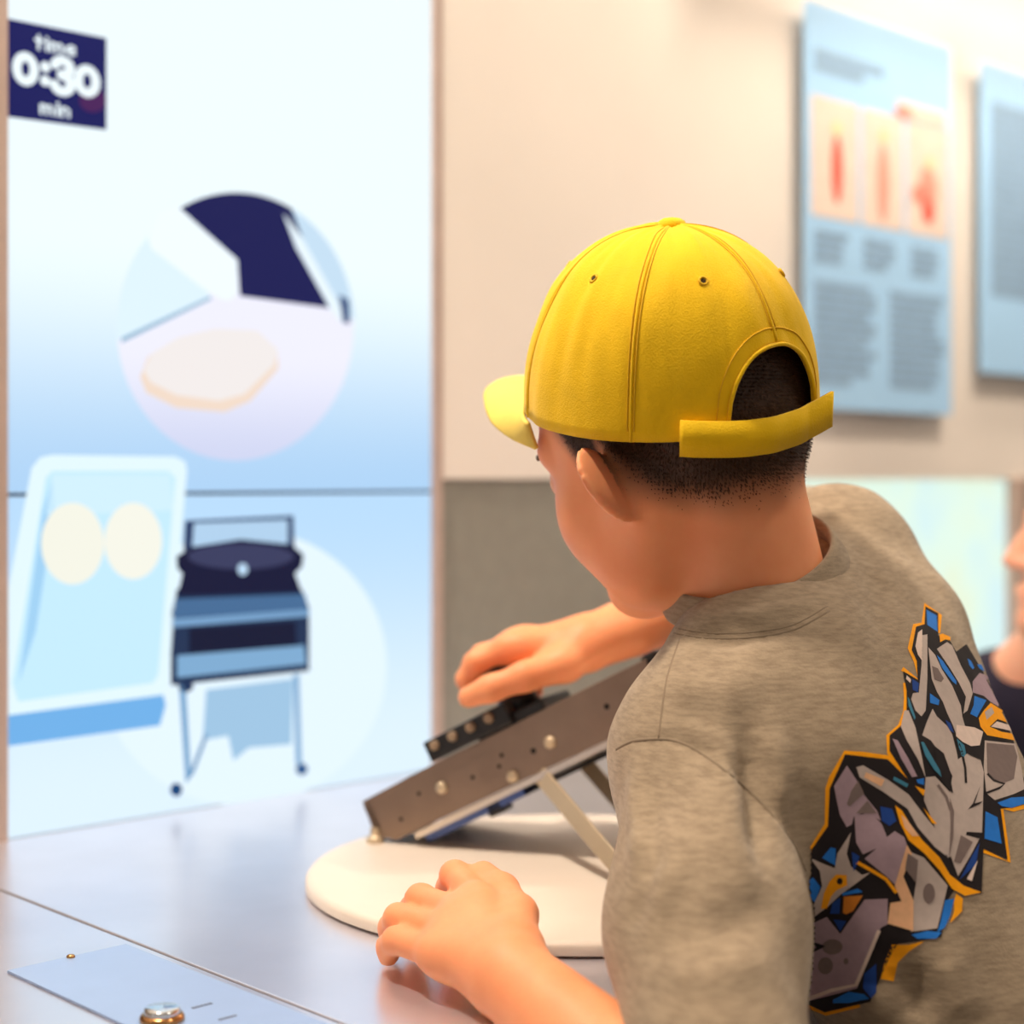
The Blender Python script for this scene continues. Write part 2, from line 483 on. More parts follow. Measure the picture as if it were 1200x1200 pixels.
# ------------------------------------------------------------------ steel counter
m_steel = mat('brushed_steel', (228, 226, 236), .29, metal=.80, var=.03, scale=18)
m_steel_d = mat('steel_edge', (150, 140, 135), .35, metal=1., var=.05)
m_cab = mat('counter_front', (92, 84, 78), .5, var=.05)
uSeam = puv(pc(160, 1105))[0]
CV = .66; CU1 = .75; CU0 = -1.2
ctr = empty('steel_counter', W(0, .3, 0), 'brushed steel work counter with a joint across its top', 'counter')
wbox('top_sheet', CU0, uSeam - .0009, 0.0005, CV, ZC - .03, ZC, m_steel, ctr, bevel=.001)
wbox('top_sheet', uSeam + .0009, CU1, 0.0005, CV, ZC - .03, ZC, m_steel, ctr, bevel=.001)
wbox('joint', uSeam - .0009, uSeam + .0009, .001, CV - .001, ZC - .03, ZC - .0012, mat('joint_dark', (70, 55, 45), .7), ctr)
wbox('cabinet', CU0 + .02, CU1 - .02, .0005, CV - .05, 0.1, ZC - .03, m_cab, ctr)
wbox('plinth', CU0 + .04, CU1 - .04, .001, CV - .1, 0, .1, mat('plinth_dark', (50, 46, 44), .6), ctr)

# printed plate on the counter
m_plate = mat('pale_blue_plate', (160, 184, 224), .38, var=.02, metal=.25)
a = pc(10, 1141); b = pc(146, 1108.5)
ua, va = puv(a); ub, vb = puv(b); vb = (va + vb) / 2
ub = min(ub, uSeam - .006)
pl = empty('instruction_plate', W((ua + ub) / 2, vb + .13, ZC), 'pale blue printed plate screwed to the steel counter', 'plate')
wbox('sheet', ua, ub, vb, vb + .21, ZC + .0002, ZC + .0016, m_plate, pl)
for (x, y) in ((83, 1125),):
    c = pc(x, y); c = Vector((c.x, c.y, ZC + .0016))
    V, Fc = lathe([(.0026, 0), (.0026, .0008), (.0018, .0016), (.0001, .0018)], c, ZV, 16)
    mesh('screw', V, Fc, mat('brass_screw', (206, 160, 110), .3, metal=1.), pl, smooth=True)
u2, v2 = puv(pc(83, 1125))
V, Fc = lathe([(.0026, 0), (.0026, .0008), (.0018, .0016), (.0001, .0018)], W(u2, v2 + .19, ZC + .0016), ZV, 16)
mesh('screw', V, Fc, MATS['brass_screw'], pl, smooth=True)
for i, (x0, y0, x1, y1) in enumerate(((225, 1185, 250, 1179), (257, 1199, 278, 1193))):
    p0 = pc(x0, y0); p1 = pc(x1, y1); u0_, v0_ = puv(p0); u1_, v1_ = puv(p1)
    nseg = 5
    for k in range(nseg):
        t0 = k / nseg; t1 = (k + .7) / nseg
        wbox('printed_line', u0_ + (u1_ - u0_) * t0, u0_ + (u1_ - u0_) * t1, (v0_ + v1_) / 2 - .0012, (v0_ + v1_) / 2 + .0012, ZC + .0016, ZC + .0018,
             mat('plate_ink', (90, 95, 120), .6), pl)
c = pc(190, 1199); c.z = ZC + .0016
btn = empty('push_button', c, 'round polished metal push button on the pale blue plate', 'button')
V, Fc = lathe([(.0118, 0), (.0118, .002), (.0108, .0035), (.0095, .0036)], c, ZV, 32); mesh('collar_ring', V, Fc, mat('ring_orange_reflection', (190, 140, 90), .2, metal=1.), btn, smooth=True)  # orange reflection on the metal button painted into the ring's colour
V, Fc = lathe([(.0094, 0), (.0094, .0062), (.0088, .0068), (.0001, .007)], c, ZV, 32); mesh('cap', V, Fc, mat('bright_chrome', (225, 230, 235), .12, metal=1.), btn, smooth=True)

# ------------------------------------------------------------------ round white board
ZBRD = CAMZ - .278
BC = Vector((.043, 1.167, 0)); BR = .189
m_board = mat('white_plastic_board', (228, 215, 202), .45, var=.02, scale=25, bump=.04, bscale=200)
V, Fc = lathe([(BR - .004, 0), (BR, .002), (BR, .0065), (BR - .0025, .0096), (BR - .006, .01), (.02, .01)], Vector((BC.x, BC.y, ZC)), ZV, 96)
brd = tag(mesh('round_board', V, Fc, m_board), 'round cream white plastic board lying on the steel counter', 'board')
for p in brd.data.polygons: p.use_smooth = len(p.vertices) == 4
ed = brd.modifiers.new('es', 'EDGE_SPLIT'); ed.split_angle = math.radians(50)

# ------------------------------------------------------------------ mandoline slicer
A3 = P(435, 960, 1.25); B3 = P(768, 797, 1.165)
ex = (B3 - A3); SL = ex.length; ex.normalize()
ey = Vector((-ex.y, ex.x, 0)).normalized(); ez = ex.cross(ey)
sl = empty('mandoline_slicer', Vector((A3.x, A3.y, ZBRD)), 'steel mandoline slicer propped at a slant on the round board', 'slicer')
m_rail = mat('slicer_steel', (150, 128, 112), .34, metal=.85, var=.06, scale=50, stretch=(1, 1, 1))
m_blk = mat('black_plastic', (22, 21, 24), .42, var=.1)
m_brt = mat('bright_steel', (226, 214, 200), .25, metal=.9, var=.03)
m_tan = mat('pale_steel_strut', (214, 196, 168), .35, metal=.6, var=.04)
SW = .085


def sbox(name, lo, hi, m, parent=sl, bevel=0., o=None):
    return mesh(name, box_v(o or A3, ex, ey, ez, lo, hi), BOXF, m, parent, bevel=bevel)


rail_prof = [(-.003, -.012), (.012, -.0225), (SL, -.0235), (SL, .0165), (.055, .0165), (-.001, .0150)]
for side in (0, 1):
    y0 = side * SW
    V, Fc = prism(rail_prof, ex, ez, ey, A3, y0, y0 + .002)
    r = mesh('side_rail', V, [f[::-1] for f in Fc], m_rail, sl, bevel=.0006)
    sbox('rail_lip', (.03, y0 - .003 if side == 0 else y0, -.0285), (SL - .004, y0 + .004, -.0235), m_brt)
    if side == 0:
        for (px, py) in ((518, 923), (601, 910), (645, 870)):
            # rivets sit on the outer face of the near rail
            d = (P(px, py, 1) - Vector((0, 0, CAMZ))); t = (A3 - Vector((0, 0, CAMZ))).dot(ey) / d.dot(ey)
            q = Vector((0, 0, CAMZ)) + d * t
            V, Fc = lathe([(.0046, 0), (.0046, .0015), (.0035, .0028), (.0001, .0032)], q, ey * -1, 20)
            mesh('rivet', V, Fc, m_tan, r, smooth=True)
        for (px, py) in ((491, 930), (554, 911), (585, 898), (625, 880), (711, 828), (588, 885), (470, 960)):
            d = (P(px, py, 1) - Vector((0, 0, CAMZ))); t = (A3 - Vector((0, 0, CAMZ))).dot(ey) / d.dot(ey)
            q = Vector((0, 0, CAMZ)) + d * t
            V, Fc = lathe([(.0022 if px in (625, 711) else .0016, -.001), (.0022 if px in (625, 711) else .0016, .0003)], q, ey * -1, 14)
            mesh('hole', V, Fc, mat('hole_black', (18, 14, 12), .8), r)
sbox('bed_plate', (.005, .002, .008), (SL * .52, SW, .0105), m_brt)
sbox('runout_plate', (SL * .54, .002, .010), (SL - .004, SW, .0125), m_brt)
V, Fc = prism([(SL * .5, .012), (SL * .545, .0125), (SL * .56, .0115), (SL * .51, .0105)], ex, ez, ey, A3, .003, SW - .001)
mesh('blade', V, [f[::-1] for f in Fc], mat('blade_steel', (210, 214, 220), .15, metal=1.), sl)
sbox('front_crossbar', (-.002, .0, -.012), (.006, SW + .002, .012), m_rail, bevel=.001)
sbox('top_handle', (SL - .006, .003, -.006), (SL + .010, SW + .002, .020), m_blk, bevel=.004)
sbox('lower_tie', (.10, .03, -.034), (.19, .05, -.03), m_blk)
sbox('lower_tie', (.05, .05, -.030), (.21, .058, -.026), m_brt)
sbox('adjuster_plate', (.03, .012, -.034), (.12, SW - .012, -.027), mat('steel_blue_reflection', (80, 98, 150), .2, metal=.8))  # the blue is a reflection on the lower steel, painted as base colour
sbox('adjuster_knob', (.085, .012, -.038), (.10, .03, -.026), m_blk, bevel=.002)
# black toothed thumb rail on the near edge
cb = sbox('toothed_rail', (.068, -.004, .018), (.142, .012, .034), m_blk, bevel=.0015)
for k in range(4):
    q = A3 + ex * (.077 + k * .0165) + ey * -.004 + ez * .0285
    V, Fc = lathe([(.0038, 0), (.0038, .002), (.003, .003)], q, ey * -1, 14)
    mesh('tooth', V, Fc, mat('tooth_tan', (150, 128, 104), .5), cb)
# feet and folding legs
for s in (0, SW):
    q = A3 + ex * .004 + ey * s; zt = q.z - .008
    V, Fc = lathe([(.007, 0), (.007, .004), (.004, .006), (.004, zt - ZBRD)], Vector((q.x, q.y, ZBRD)), ZV, 18)
    mesh('foot', V, Fc, m_tan if s == 0 else m_blk, sl, smooth=False)
for s in (.004, SW + .004):
    # strut from the rail down to the board
    q = A3 + ex * .140 + ey * s + ez * -.021
    e = P(742, 1003, 1.10); e = Vector((e.x, e.y, 0)) + ey * (s - .004); e.z = ZBRD + .004
    d = (e - q).normalized(); w = d.cross(ey).normalized()
    V = box_v(q, d, ey, w, (-.008, -.0015, -.0065), ((e - q).length, .0015, .0065))
    mesh('strut', V, BOXF, m_tan, sl, bevel=.0006)
V, Fc = tube([e - ey * (SW + .018), e + ey * .006], .004, 12); mesh('strut_foot', V, Fc, m_blk, sl, smooth=True)
# pusher with a knob that the hand holds
KB = P(588, 834, 1.205); KB = KB + ey * .036
psh = empty('pusher', Vector((KB.x, KB.y, KB.z - .03)), 'black food pusher knob on the slicer held by a hand', 'pusher')
q0 = A3 + ex * (KB - A3).dot(ex) + ey * (KB - A3).dot(ey) + ez * .0132
mesh('carriage', box_v(q0, ex, ey, ez, (-.03, -.03, 0), (.03, .03, .012)), BOXF, m_blk, psh, bevel=.002)
V, Fc = lathe([(.016, .012), (.0155, .02), (.013, .03), (.0135, .036), (.02, .042), (.022, .05), (.021, .058), (.012, .063), (.001, .064)], q0, ez, 28)
mesh('knob', V, Fc, m_blk, psh, smooth=True)

# ------------------------------------------------------------------ posters
m_post = mat('pale_blue_poster', (170, 214, 252), .5, var=.02, scale=8)
m_ink = mat('poster_ink', (142, 174, 204), .6)
m_ptan = mat('poster_tan', (236, 214, 200), .6)
m_red = mat('poster_red', (246, 96, 78), .6)
m_rpl = mat('poster_salmon', (244, 160, 142), .6)
m_yel = mat('poster_yellow', (236, 222, 170), .6)
PV = .022


def poster(px0, px1, ytop, ybot, label):
    u0, zt = pw(px0, ytop, PV); _, zb = pw(px0, ybot, PV); u1, _ = pw(px1, 300, PV)
    t = empty('wall_poster', W((u0 + u1) / 2, PV, zb), label, 'poster')
    wbox('sheet', u0, u1, PV - .004, PV, zb, zt, m_post, t)
    for uu in (u0 + .03, u1 - .03):
        for zz in (zb + .04, zt - .04):
            V, Fc = lathe([(.006, 0), (.006, PV - .008)], W(uu, .004, zz), NV, 12); mesh('standoff', V, Fc, m_steel_d, t)
    return t, u0, u1, zb, zt


def textblock(t, s0, s1, zs, ze, n, dims, name='printed_line', mt=None):
    u0, u1, zb, zt = dims; rnd = random.Random(int(s0 * 97 + zs * 31 + n))
    for i in range(n):
        z = zs + (ze - zs) * (i + .5) / n; hh = abs(ze - zs) / n * .2
        wid = (s1 - s0) * (rnd.uniform(.8, 1.) if i < n - 1 else rnd.uniform(.4, .8))
        wbox(name, u0 + (u1 - u0) * s0, u0 + (u1 - u0) * (s0 + wid), PV, PV + .0006, zb + (zt - zb) * z - hh, zb + (zt - zb) * z + hh, mt or m_ink, t)


t1, *dm = poster(945, 1115, -2, 478, 'pale blue poster with three red figure panels on cream wall')
textblock(t1, .05, .55, .89, .83, 2, dm)
for (s0, s1) in ((.05, .32), (.37, .65), (.70, .96)):
    textblock(t1, s0, s0 + .22, .445, .36, 4, dm)
textblock(t1, .05, .46, .32, .06, 11, dm); textblock(t1, .55, .95, .32, .06, 11, dm)
u0_, u1_, zb_, zt_ = dm
zp0, zp1 = .475, .79


def pbox(t, name, s0, s1, z0, z1, m, lay=1):
    wbox(name, u0_ + (u1_ - u0_) * s0, u0_ + (u1_ - u0_) * s1, PV, PV + .0006 * lay, zb_ + (zt_ - zb_) * z0, zb_ + (zt_ - zb_) * z1, m, t)


def pblob(t, name, s, z, rs, rz, m, lay=2):
    V = [W(u0_ + (u1_ - u0_) * (s + rs * math.cos(a)), PV + .0006 * lay, zb_ + (zt_ - zb_) * (z + rz * math.sin(a))) for a in [2 * math.pi * k / 20 for k in range(20)]]
    mesh(name, V, [tuple(range(20))], m, t)


for (s0, s1) in ((.03, .33), (.36, .64), (.67, .97)): pbox(t1, 'picture_panel', s0, s1, zp0, zp1 - .02, m_ptan)
pblob(t1, 'red_figure', .19, .60, .035, .085, m_red); pblob(t1, 'yellow_figure', .19, .70, .03, .02, m_yel)
pblob(t1, 'salmon_figure', .50, .59, .04, .10, m_rpl); pblob(t1, 'yellow_figure', .50, .71, .03, .02, m_yel)
pblob(t1, 'salmon_figure', .82, .60, .07, .06, m_rpl); pblob(t1, 'red_figure', .82, .54, .045, .03, m_red, 3); pblob(t1, 'salmon_figure', .76, .58, .06, .025, m_rpl); pblob(t1, 'yellow_figure', .83, .67, .03, .02, m_yel)
pbox(t1, 'picture_panel', .60, .95, .775, .815, m_ptan, 2); pblob(t1, 'red_figure', .64, .79, .06, .014, m_rpl, 4)
t2, *dm2 = poster(1151, 1330, 70, 436, 'pale blue poster full of fine text lines on cream wall')
textblock(t2, .05, .95, .88, .25, 20, dm2)

# ------------------------------------------------------------------ mint display window and post lower right
m_map = bpy.data.materials.new('mint_map_backlit'); m_map.use_nodes = True
nt = m_map.node_tree; bs = nt.nodes['Principled BSDF']
tc = nt.nodes.new('ShaderNodeTexCoord'); nz = nt.nodes.new('ShaderNodeTexNoise'); nz.inputs['Scale'].default_value = 7; nz.inputs['Detail'].default_value = 2
rp = nt.nodes.new('ShaderNodeValToRGB'); nt.links.new(tc.outputs['Object'], nz.inputs['Vector']); nt.links.new(nz.outputs['Fac'], rp.inputs[0])
e_ = rp.color_ramp.elements; e_[0].position = .34; e_[0].color = lin((206, 236, 240)) + (1,); e_[1].position = .66; e_[1].color = lin((226, 240, 214)) + (1,)
e2 = rp.color_ramp.elements.new(.5); e2.color = lin((220, 243, 228)) + (1,)
nt.links.new(rp.outputs[0], bs.inputs['Emission Color']); bs.inputs['Emission Strength'].default_value = 1.0; bs.inputs['Base Color'].default_value = (.05, .05, .05, 1)
mp = empty('map_display', W((uG0 + uG1) / 2, 0, .55), 'backlit mint green map display set low in the wall', 'display')
wbox('map_panel', uG0, uG1, -.03, -.004, .56, ZB - .002, m_map, mp)
wbox('frame_post', uG1, uG1 + .035, -.03, .012, .55, ZB, mat('taupe_post', (188, 160, 146), .5), mp)
wbox('frame_sill', uG0, uG1, -.03, .012, .52, .56, MATS['taupe_post'], mp)
tag(wbox('trim_5', uG1 + .035, 5.4, -.03, 0, .52, ZB, mat('teal_grey_panel', (120, 150, 140), .5)), kind='structure')
tag(wbox('trim_6', uG0, 5.4, -.03, 0, 0, .52, m_grey), kind='structure')

# ------------------------------------------------------------------ lamps
def area(name, loc, size, power, color, parent, direction=(0, 0, -1), sizey=None):
    l = bpy.data.lights.new(name, 'AREA'); l.energy = power; l.color = color; l.size = size
    if sizey: l.shape = 'RECTANGLE'; l.size_y = sizey
    else: l.shape = 'DISK'
    o = bpy.data.objects.new(name, l); COL.objects.link(o)
    o.rotation_euler = Vector(direction).to_track_quat('-Z', 'Y').to_euler()
    o.parent = parent; o.location = Vector(loc) - parent.location
    return o


m_white = mat('white_lacquer', (235, 232, 228), .4)
m_glow = mat('lamp_glow', (255, 240, 220), .5, emit=6.0, var=0)


def downlight(x, y, power, label, aim=(0, 0, -1), color=(1, .86, .70), size=.22):
    t = empty('ceiling_lamp', (x, y, 2.60), label, 'lamp')
    V, Fc = lathe([(size * .5 + .02, .0), (size * .5 + .02, .13), (.03, .15)], Vector((x, y, 2.60)), ZV, 32); mesh('housing', V, Fc, m_white, t, smooth=False)
    V, Fc = lathe([(size * .5, -.004), (size * .5, -.001)], Vector((x, y, 2.60)), ZV, 32); mesh('diffuser', V, Fc, m_glow, t)
    area('bulb', (x, y, 2.59), size, power, color, t, aim)


downlight(-.45, .95, 45, 'round white ceiling lamp above the bright screen', (.35, .05, -1))
downlight(.85, .6, 12, 'round white ceiling lamp above the boy', (-.3, .2, -1))
downlight(1.0, 1.75, 29, 'round white ceiling lamp before the posters', (.1, .3, -1))
# linear wall washer over the posters
uL0, zl = pw(1000, -130, .14); uL1 = uL0 + 1.6
ww = empty('wall_washer_lamp', W((uL0 + uL1) / 2, .06, zl + .06), 'long white wall washer lamp mounted over the posters', 'lamp')
wbox('housing', uL0, uL1, .004, .20, zl + .10, zl + .16, m_white, ww)
wbox('diffuser', uL0 + .01, uL1 - .01, .10, .19, zl + .088, zl + .0995, mat('washer_glow', (255, 240, 220), .5, emit=2.0, var=0), ww)
area('tube', W((uL0 + uL1) / 2, .145, zl + .085), 1.5, 4, (1, .84, .68), ww, (-.3 * NV + Vector((0, 0, -1))), .06)
ww.children[-1].rotation_euler = Matrix((D1, ZV.cross(D1) * 1, ZV)).transposed().to_euler()
#BOY
# ================================================================== THE BOY
def head_matrix(yaw, pitch, roll, loc):
    return Matrix.Translation(loc) @ Matrix.Rotation(math.radians(yaw), 4, 'Z') @ Matrix.Rotation(math.radians(pitch), 4, 'Y') @ Matrix.Rotation(math.radians(-roll), 4, 'X')


def add_head(S, M, ears=True):
    g = lambda *c: M @ Vector(c)
    S.ell(M, (-.006, 0, .030), (.088, .072, .080), .02)
    S.ell(M, (-.042, 0, .005), (.052, .063, .064), .02)
    S.ell(M, (.028, 0, -.030), (.058, .060, .072), .025)
    for s in (-1, 1):
        S.cone(g(.000, s * .050, -.038), g(.030, s * .040, -.074), .020, .020, .02)
        S.cone(g(.030, s * .040, -.074), g(.066, s * .008, -.088), .020, .018, .02)
        S.ell(M, (.052, s * .034, -.040), (.026, .026, .030), .02)
        S.cone(g(.074, s * .014, .012), g(.060, s * .044, .012), .011, .010, .012)
    S.ell(M, (.070, 0, -.088), (.018, .018, .015), .012)
    for s in (-1, 1):
        S.ell(M, (.092, s * .031, -.008), (.014, .015, .011), .010, sub=True)
        S.ell(M, (.070, s * .030, -.008), (.012, .013, .012), .003)
    S.cone(g(.083, 0, .000), g(.098, 0, -.030), .008, .0095, .008)
    for s in (-1, 1): S.ell(M, (.090, s * .010, -.033), (.009, .007, .006), .006)
    S.cone(g(.084, -.013, -.060), g(.084, .013, -.060), .006, .006, .006); S.cone(g(.088, -.006, -.0585), g(.088, .006, -.0585), .005, .005, .005)
    S.cone(g(.083, -.011, -.069), g(.083, .011, -.069), .006, .006, .006)
    S.cone(g(.095, -.02, -.0645), g(.095, .02, -.0645), .0022, .0022, .003, sub=True)
    if ears:
        for s in (-1, 1):
            E_ = M @ Matrix.Translation((.000, s * .067, -.017)) @ Matrix.Rotation(-s * math.radians(70 if s > 0 else 48), 4, 'Z') @ Matrix.Rotation(math.radians(-40), 4, 'Y') @ Matrix.Rotation(s * math.radians(-10), 4, 'X')
            S.ell(E_, (-.015, s * .002, .004), (.0225, .0050, .029), .005)
            S.ell(E_, (-.006, s * .002, -.021), (.012, .0052, .013), .006)
            S.ell(E_, (-.016, s * .0075, .005), (.0145, .0055, .020), .003, sub=True)
            S.ell(E_, (.000, s * .004, -.006), (.006, .005, .008), .004)


HM = head_matrix(134, 18, 12, Vector((.100, 1.035, CAMZ + .033)))
CM = head_matrix(127, -10, 8, Vector((.096, 1.035, CAMZ + .029)))

# torso frame
NB = Vector((.152, 1.035, CAMZ - .066))             # base of the neck
PEL = Vector((.375, .935, CAMZ - .46))              # pelvis
tz = (NB - PEL).normalized()
tl = Vector((-.42, -.86, -.33)); tl = (tl - tz * tl.dot(tz)).normalized()
tf = tl.cross(tz)
TM = Matrix.Translation(NB) @ Matrix((tf, tl, tz)).transposed().to_4x4()
ACL = P(822, 886, .955); ACR = Vector((.226, 1.150, CAMZ - .060))
ELL = Vector((.100, .735, CAMZ - .315)); WRL = P(603, 1150, .872)
ELR = P(902, 672, 1.345); WRR = P(694, 752, 1.235)


def torso(S, g, k=.04):
    """g grows every radius, so that the shirt sits over the body"""
    S.ell(TM, (.012, 0, -.135), (.072 + g, .120 + g, .125 + g), k)
    S.ell(TM, (-.004, .045, -.105), (.054 + g, .070 + g, .080 + g), k)
    S.ell(TM, (-.004, -.045, -.105), (.054 + g, .070 + g, .080 + g), k)
    S.ell(TM, (.006, 0, -.290), (.078 + g, .118 + g, .20 + g), k)
    S.cone(TM @ Vector((.008, .03, -.045)), ACL, .034 + g, .042 + g, k)
    S.cone(TM @ Vector((.008, -.03, -.045)), ACR, .034 + g, .042 + g, k)
    S.cone(NB + Vector((.045, .045, -.030)), Vector((.250, 1.11, CAMZ - .112)), .034 + g, .050 + g, k)


print('body')
Bd = Field((-.16, .66, CAMZ - .52), (.52, 1.44, CAMZ + .16), .0024)
torso(Bd, -.011, .025)
Bd.cone(NB + tz * -.04 + tf * .010, HM @ Vector((-.030, 0, -.030)), .043, .044, .015)
Bd.cone(NB + tz * -.02 + tf * .018, HM @ Vector((-.005, 0, -.050)), .043, .042, .015)
add_head(Bd, HM)
# arms
Bd.chain([(ACL, .040), (ACL.lerp(ELL, .5), .037), (ELL, .032)], .02)
Bd.chain([(ELL, .031), (ELL.lerp(WRL, .35), .031), (WRL, .0225)], .012)
Bd.chain([(ACR, .038), (ACR.lerp(ELR, .5), .035), (ELR, .031)], .02)
Bd.chain([(ELR, .030), (ELR.lerp(WRR, .35), .030), (WRR, .0205)], .012)


def hand(S, wr, wrr, fingers, thumb, pw_, kk=.0045):
    """fingers: list of joint chains of (px, py, Y); thumb the same"""
    J = [[P(*j) for j in f] for f in fingers]; T = [P(*j) for j in thumb]
    for f in J: S.cone(wr.lerp(f[0], .12), f[0], wrr * .62, pw_, .014)
    for a, b in zip(J[:-1], J[1:]): S.cone(a[0].lerp(wr, .15), b[0].lerp(wr, .15), pw_ * .95, pw_ * .95, .010)
    for f, rr in zip(J, (.0088, .009, .0085, .0076)):
        n = len(f) - 1
        S.chain([(p, rr * (1.08 - .26 * i / n)) for i, p in enumerate(f)], kk)
    S.cone(wr.lerp(T[0], .5), T[0], .014, .0135, .012)
    S.chain([(p, (.0135, .0108, .0096, .0080)[min(i, 3)]) for i, p in enumerate(T)], .006)


# left hand: spread on the rim of the board
hand(Bd, WRL, .0225,
     [[(561, 1056, .945), (533, 1026, .985), (527, 1040, 1.005), (528, 1062, 1.008)],
      [(538, 1072, .940), (493, 1054, .978), (484, 1066, .995), (484, 1084, .998)],
      [(521, 1093, .928), (467, 1076, .962), (459, 1087, .978), (459, 1103, .980)],
      [(510, 1118, .910), (464, 1102, .938), (456, 1109, .948), (455, 1120, .952)]],
     [(606, 1112, .895), (607, 1072, .93), (588, 1044, .962), (566, 1024, .985)], .0108)
# right hand: closed over the knob
hand(Bd, WRR, .0205,
     [[(594, 761, 1.228), (557, 777, 1.228), (547, 796, 1.232), (555, 812, 1.238)],
      [(600, 757, 1.247), (565, 769, 1.250), (556, 790, 1.254), (566, 812, 1.258)],
      [(610, 760, 1.266), (580, 772, 1.274), (574, 794, 1.276), (588, 812, 1.272)],
      [(626, 768, 1.283), (606, 780, 1.292), (612, 800, 1.288), (628, 810, 1.276)]],
     [(662, 778, 1.216), (615, 793, 1.204), (575, 807, 1.203), (549, 817, 1.206)], .0118)
bV, bQ = Bd.mesh(3)
del Bd

# hair mask on the scalp, in head coordinates
HI = np.array(HM.inverted())
loc = bV @ HI[:3, :3].T + HI[:3, 3]


def hairmask(l):
    x, y, z = l[:, 0], np.abs(l[:, 1]), l[:, 2]
    # lower hairline: sideburn in front of the ear, over the ear, down to the nape
    line = np.interp(x, [-.11, -.075, -.045, -.025, -.006, .004, .012, .022, .034, .05, .07], [-.078, -.078, -.074, -.062, -.036, -.014, -.036, -.032, .004, .03, .055])
    m = np.clip((z - line) / .040 + .12, 0, 1)
    m[(l[:, 0] > .085)] = 0
    m[np.linalg.norm(l - np.array([-.01, 0, .02]), axis=1) > .135] = 0
    ear = (y > .0775) & (z < .030) & (z > -.06) & (x < .02) & (x > -.05)
    m[ear] *= .0
    m[z < -.085] = 0
    return m * m * (3 - 2 * m)


hm = hairmask(loc)


def skin_material(name, c1, c2, hair=None):
    m = bpy.data.materials.new(name); m.use_nodes = True; nt = m.node_tree; b = nt.nodes['Principled BSDF']
    tc = nt.nodes.new('ShaderNodeTexCoord'); nz = nt.nodes.new('ShaderNodeTexNoise'); nz.inputs['Scale'].default_value = 26; nz.inputs['Detail'].default_value = 5
    nt.links.new(tc.outputs['Object'], nz.inputs['Vector'])
    rp = nt.nodes.new('ShaderNodeValToRGB'); rp.color_ramp.elements[0].position = .3; rp.color_ramp.elements[1].position = .7
    rp.color_ramp.elements[0].color = lin(c1) + (1,); rp.color_ramp.elements[1].color = lin(c2) + (1,)
    nt.links.new(nz.outputs['Fac'], rp.inputs[0])
    out = rp.outputs[0]
    if hair:
        at = nt.nodes.new('ShaderNodeAttribute'); at.attribute_name = 'stubble'
        mx = nt.nodes.new('ShaderNodeMix'); mx.data_type = 'RGBA'
        nt.links.new(at.outputs['Fac'], mx.inputs[0]); nt.links.new(out, mx.inputs[6]); mx.inputs[7].default_value = lin(hair) + (1,)
        out = mx.outputs[2]
    nt.links.new(out, b.inputs['Base Color'])
    b.inputs['Roughness'].default_value = .5; b.inputs['Subsurface Weight'].default_value = .35
    b.inputs['Subsurface Radius'].default_value = (.010, .0035, .002); b.inputs['Subsurface Scale'].default_value = 1.0
    b.inputs['Specular IOR Level'].default_value = .35
    n2 = nt.nodes.new('ShaderNodeTexNoise'); n2.inputs['Scale'].default_value = 420; nt.links.new(tc.outputs['Object'], n2.inputs['Vector'])
    bp = nt.nodes.new('ShaderNodeBump'); bp.inputs['Strength'].default_value = .08; bp.inputs['Distance'].default_value = .001
    nt.links.new(n2.outputs['Fac'], bp.inputs['Height']); nt.links.new(bp.outputs[0], b.inputs['Normal'])
    return m


m_skin = skin_material('boy_skin', (240, 154, 106), (245, 166, 120), (66, 44, 31))
boy = empty('person', Vector((PEL.x, PEL.y, 0)), 'child in yellow cap and grey graffiti shirt working the slicer', 'person')
body = mesh('body', bV, bQ, m_skin, boy, smooth=True)
att = body.data.attributes.new('stubble', 'FLOAT', 'POINT'); att.data.foreach_set('value', hm.astype(np.float32))

# short hair strands
bN = normals_of(bV, bQ)


def strands(V, Q, N, M, mask, n, name, m, parent, length=.006, wd=.00045):
    c = V[Q].mean(1); fm = mask[Q].mean(1)
    ar = np.linalg.norm(np.cross(V[Q[:, 2]] - V[Q[:, 0]], V[Q[:, 3]] - V[Q[:, 1]]), axis=1) * fm
    rng = np.random.default_rng(3); pick = rng.choice(len(Q), n, p=ar / ar.sum())
    w = rng.random((n, 4)); w /= w.sum(1, keepdims=True)
    p = (V[Q[pick]] * w[:, :, None]).sum(1); nn = (N[Q[pick]] * w[:, :, None]).sum(1)
    down = -np.array(M.col[2][:3]); back = -np.array(M.col[0][:3])
    d = nn * .45 + down * .8 + back * .25 + rng.normal(0, .18, (n, 3)); d /= np.linalg.norm(d, axis=1, keepdims=True)
    s = np.cross(d, nn); s /= np.linalg.norm(s, axis=1, keepdims=True)
    L = length * (.5 + .7 * rng.random((n, 1))) * (.35 + .65 * fm[pick][:, None])
    a = p - nn * .0004; tip = p + d * L - nn * .15 * L
    mid = p + (d + nn * .25) * L * .55
    Vv = np.concatenate([a - s * wd, a + s * wd, mid + s * wd * .8, mid - s * wd * .8, tip], 0)
    i = np.arange(n)
    Fq = np.stack([i, i + n, i + 2 * n, i + 3 * n], 1).tolist() + np.stack([i + 3 * n, i + 2 * n, i + 4 * n], 1).tolist()
    return mesh(name, Vv, Fq, m, parent)


m_hair = mat('dark_brown_hair', (76, 52, 37), .45, var=.25, scale=300, spec=.3)
hmask2 = hm ** 3.0; hmask2[loc[:, 2] > .075] = 0
strands(bV, bQ, bN, HM, hmask2, 42000, 'hair', m_hair, boy, .0034, .00026)
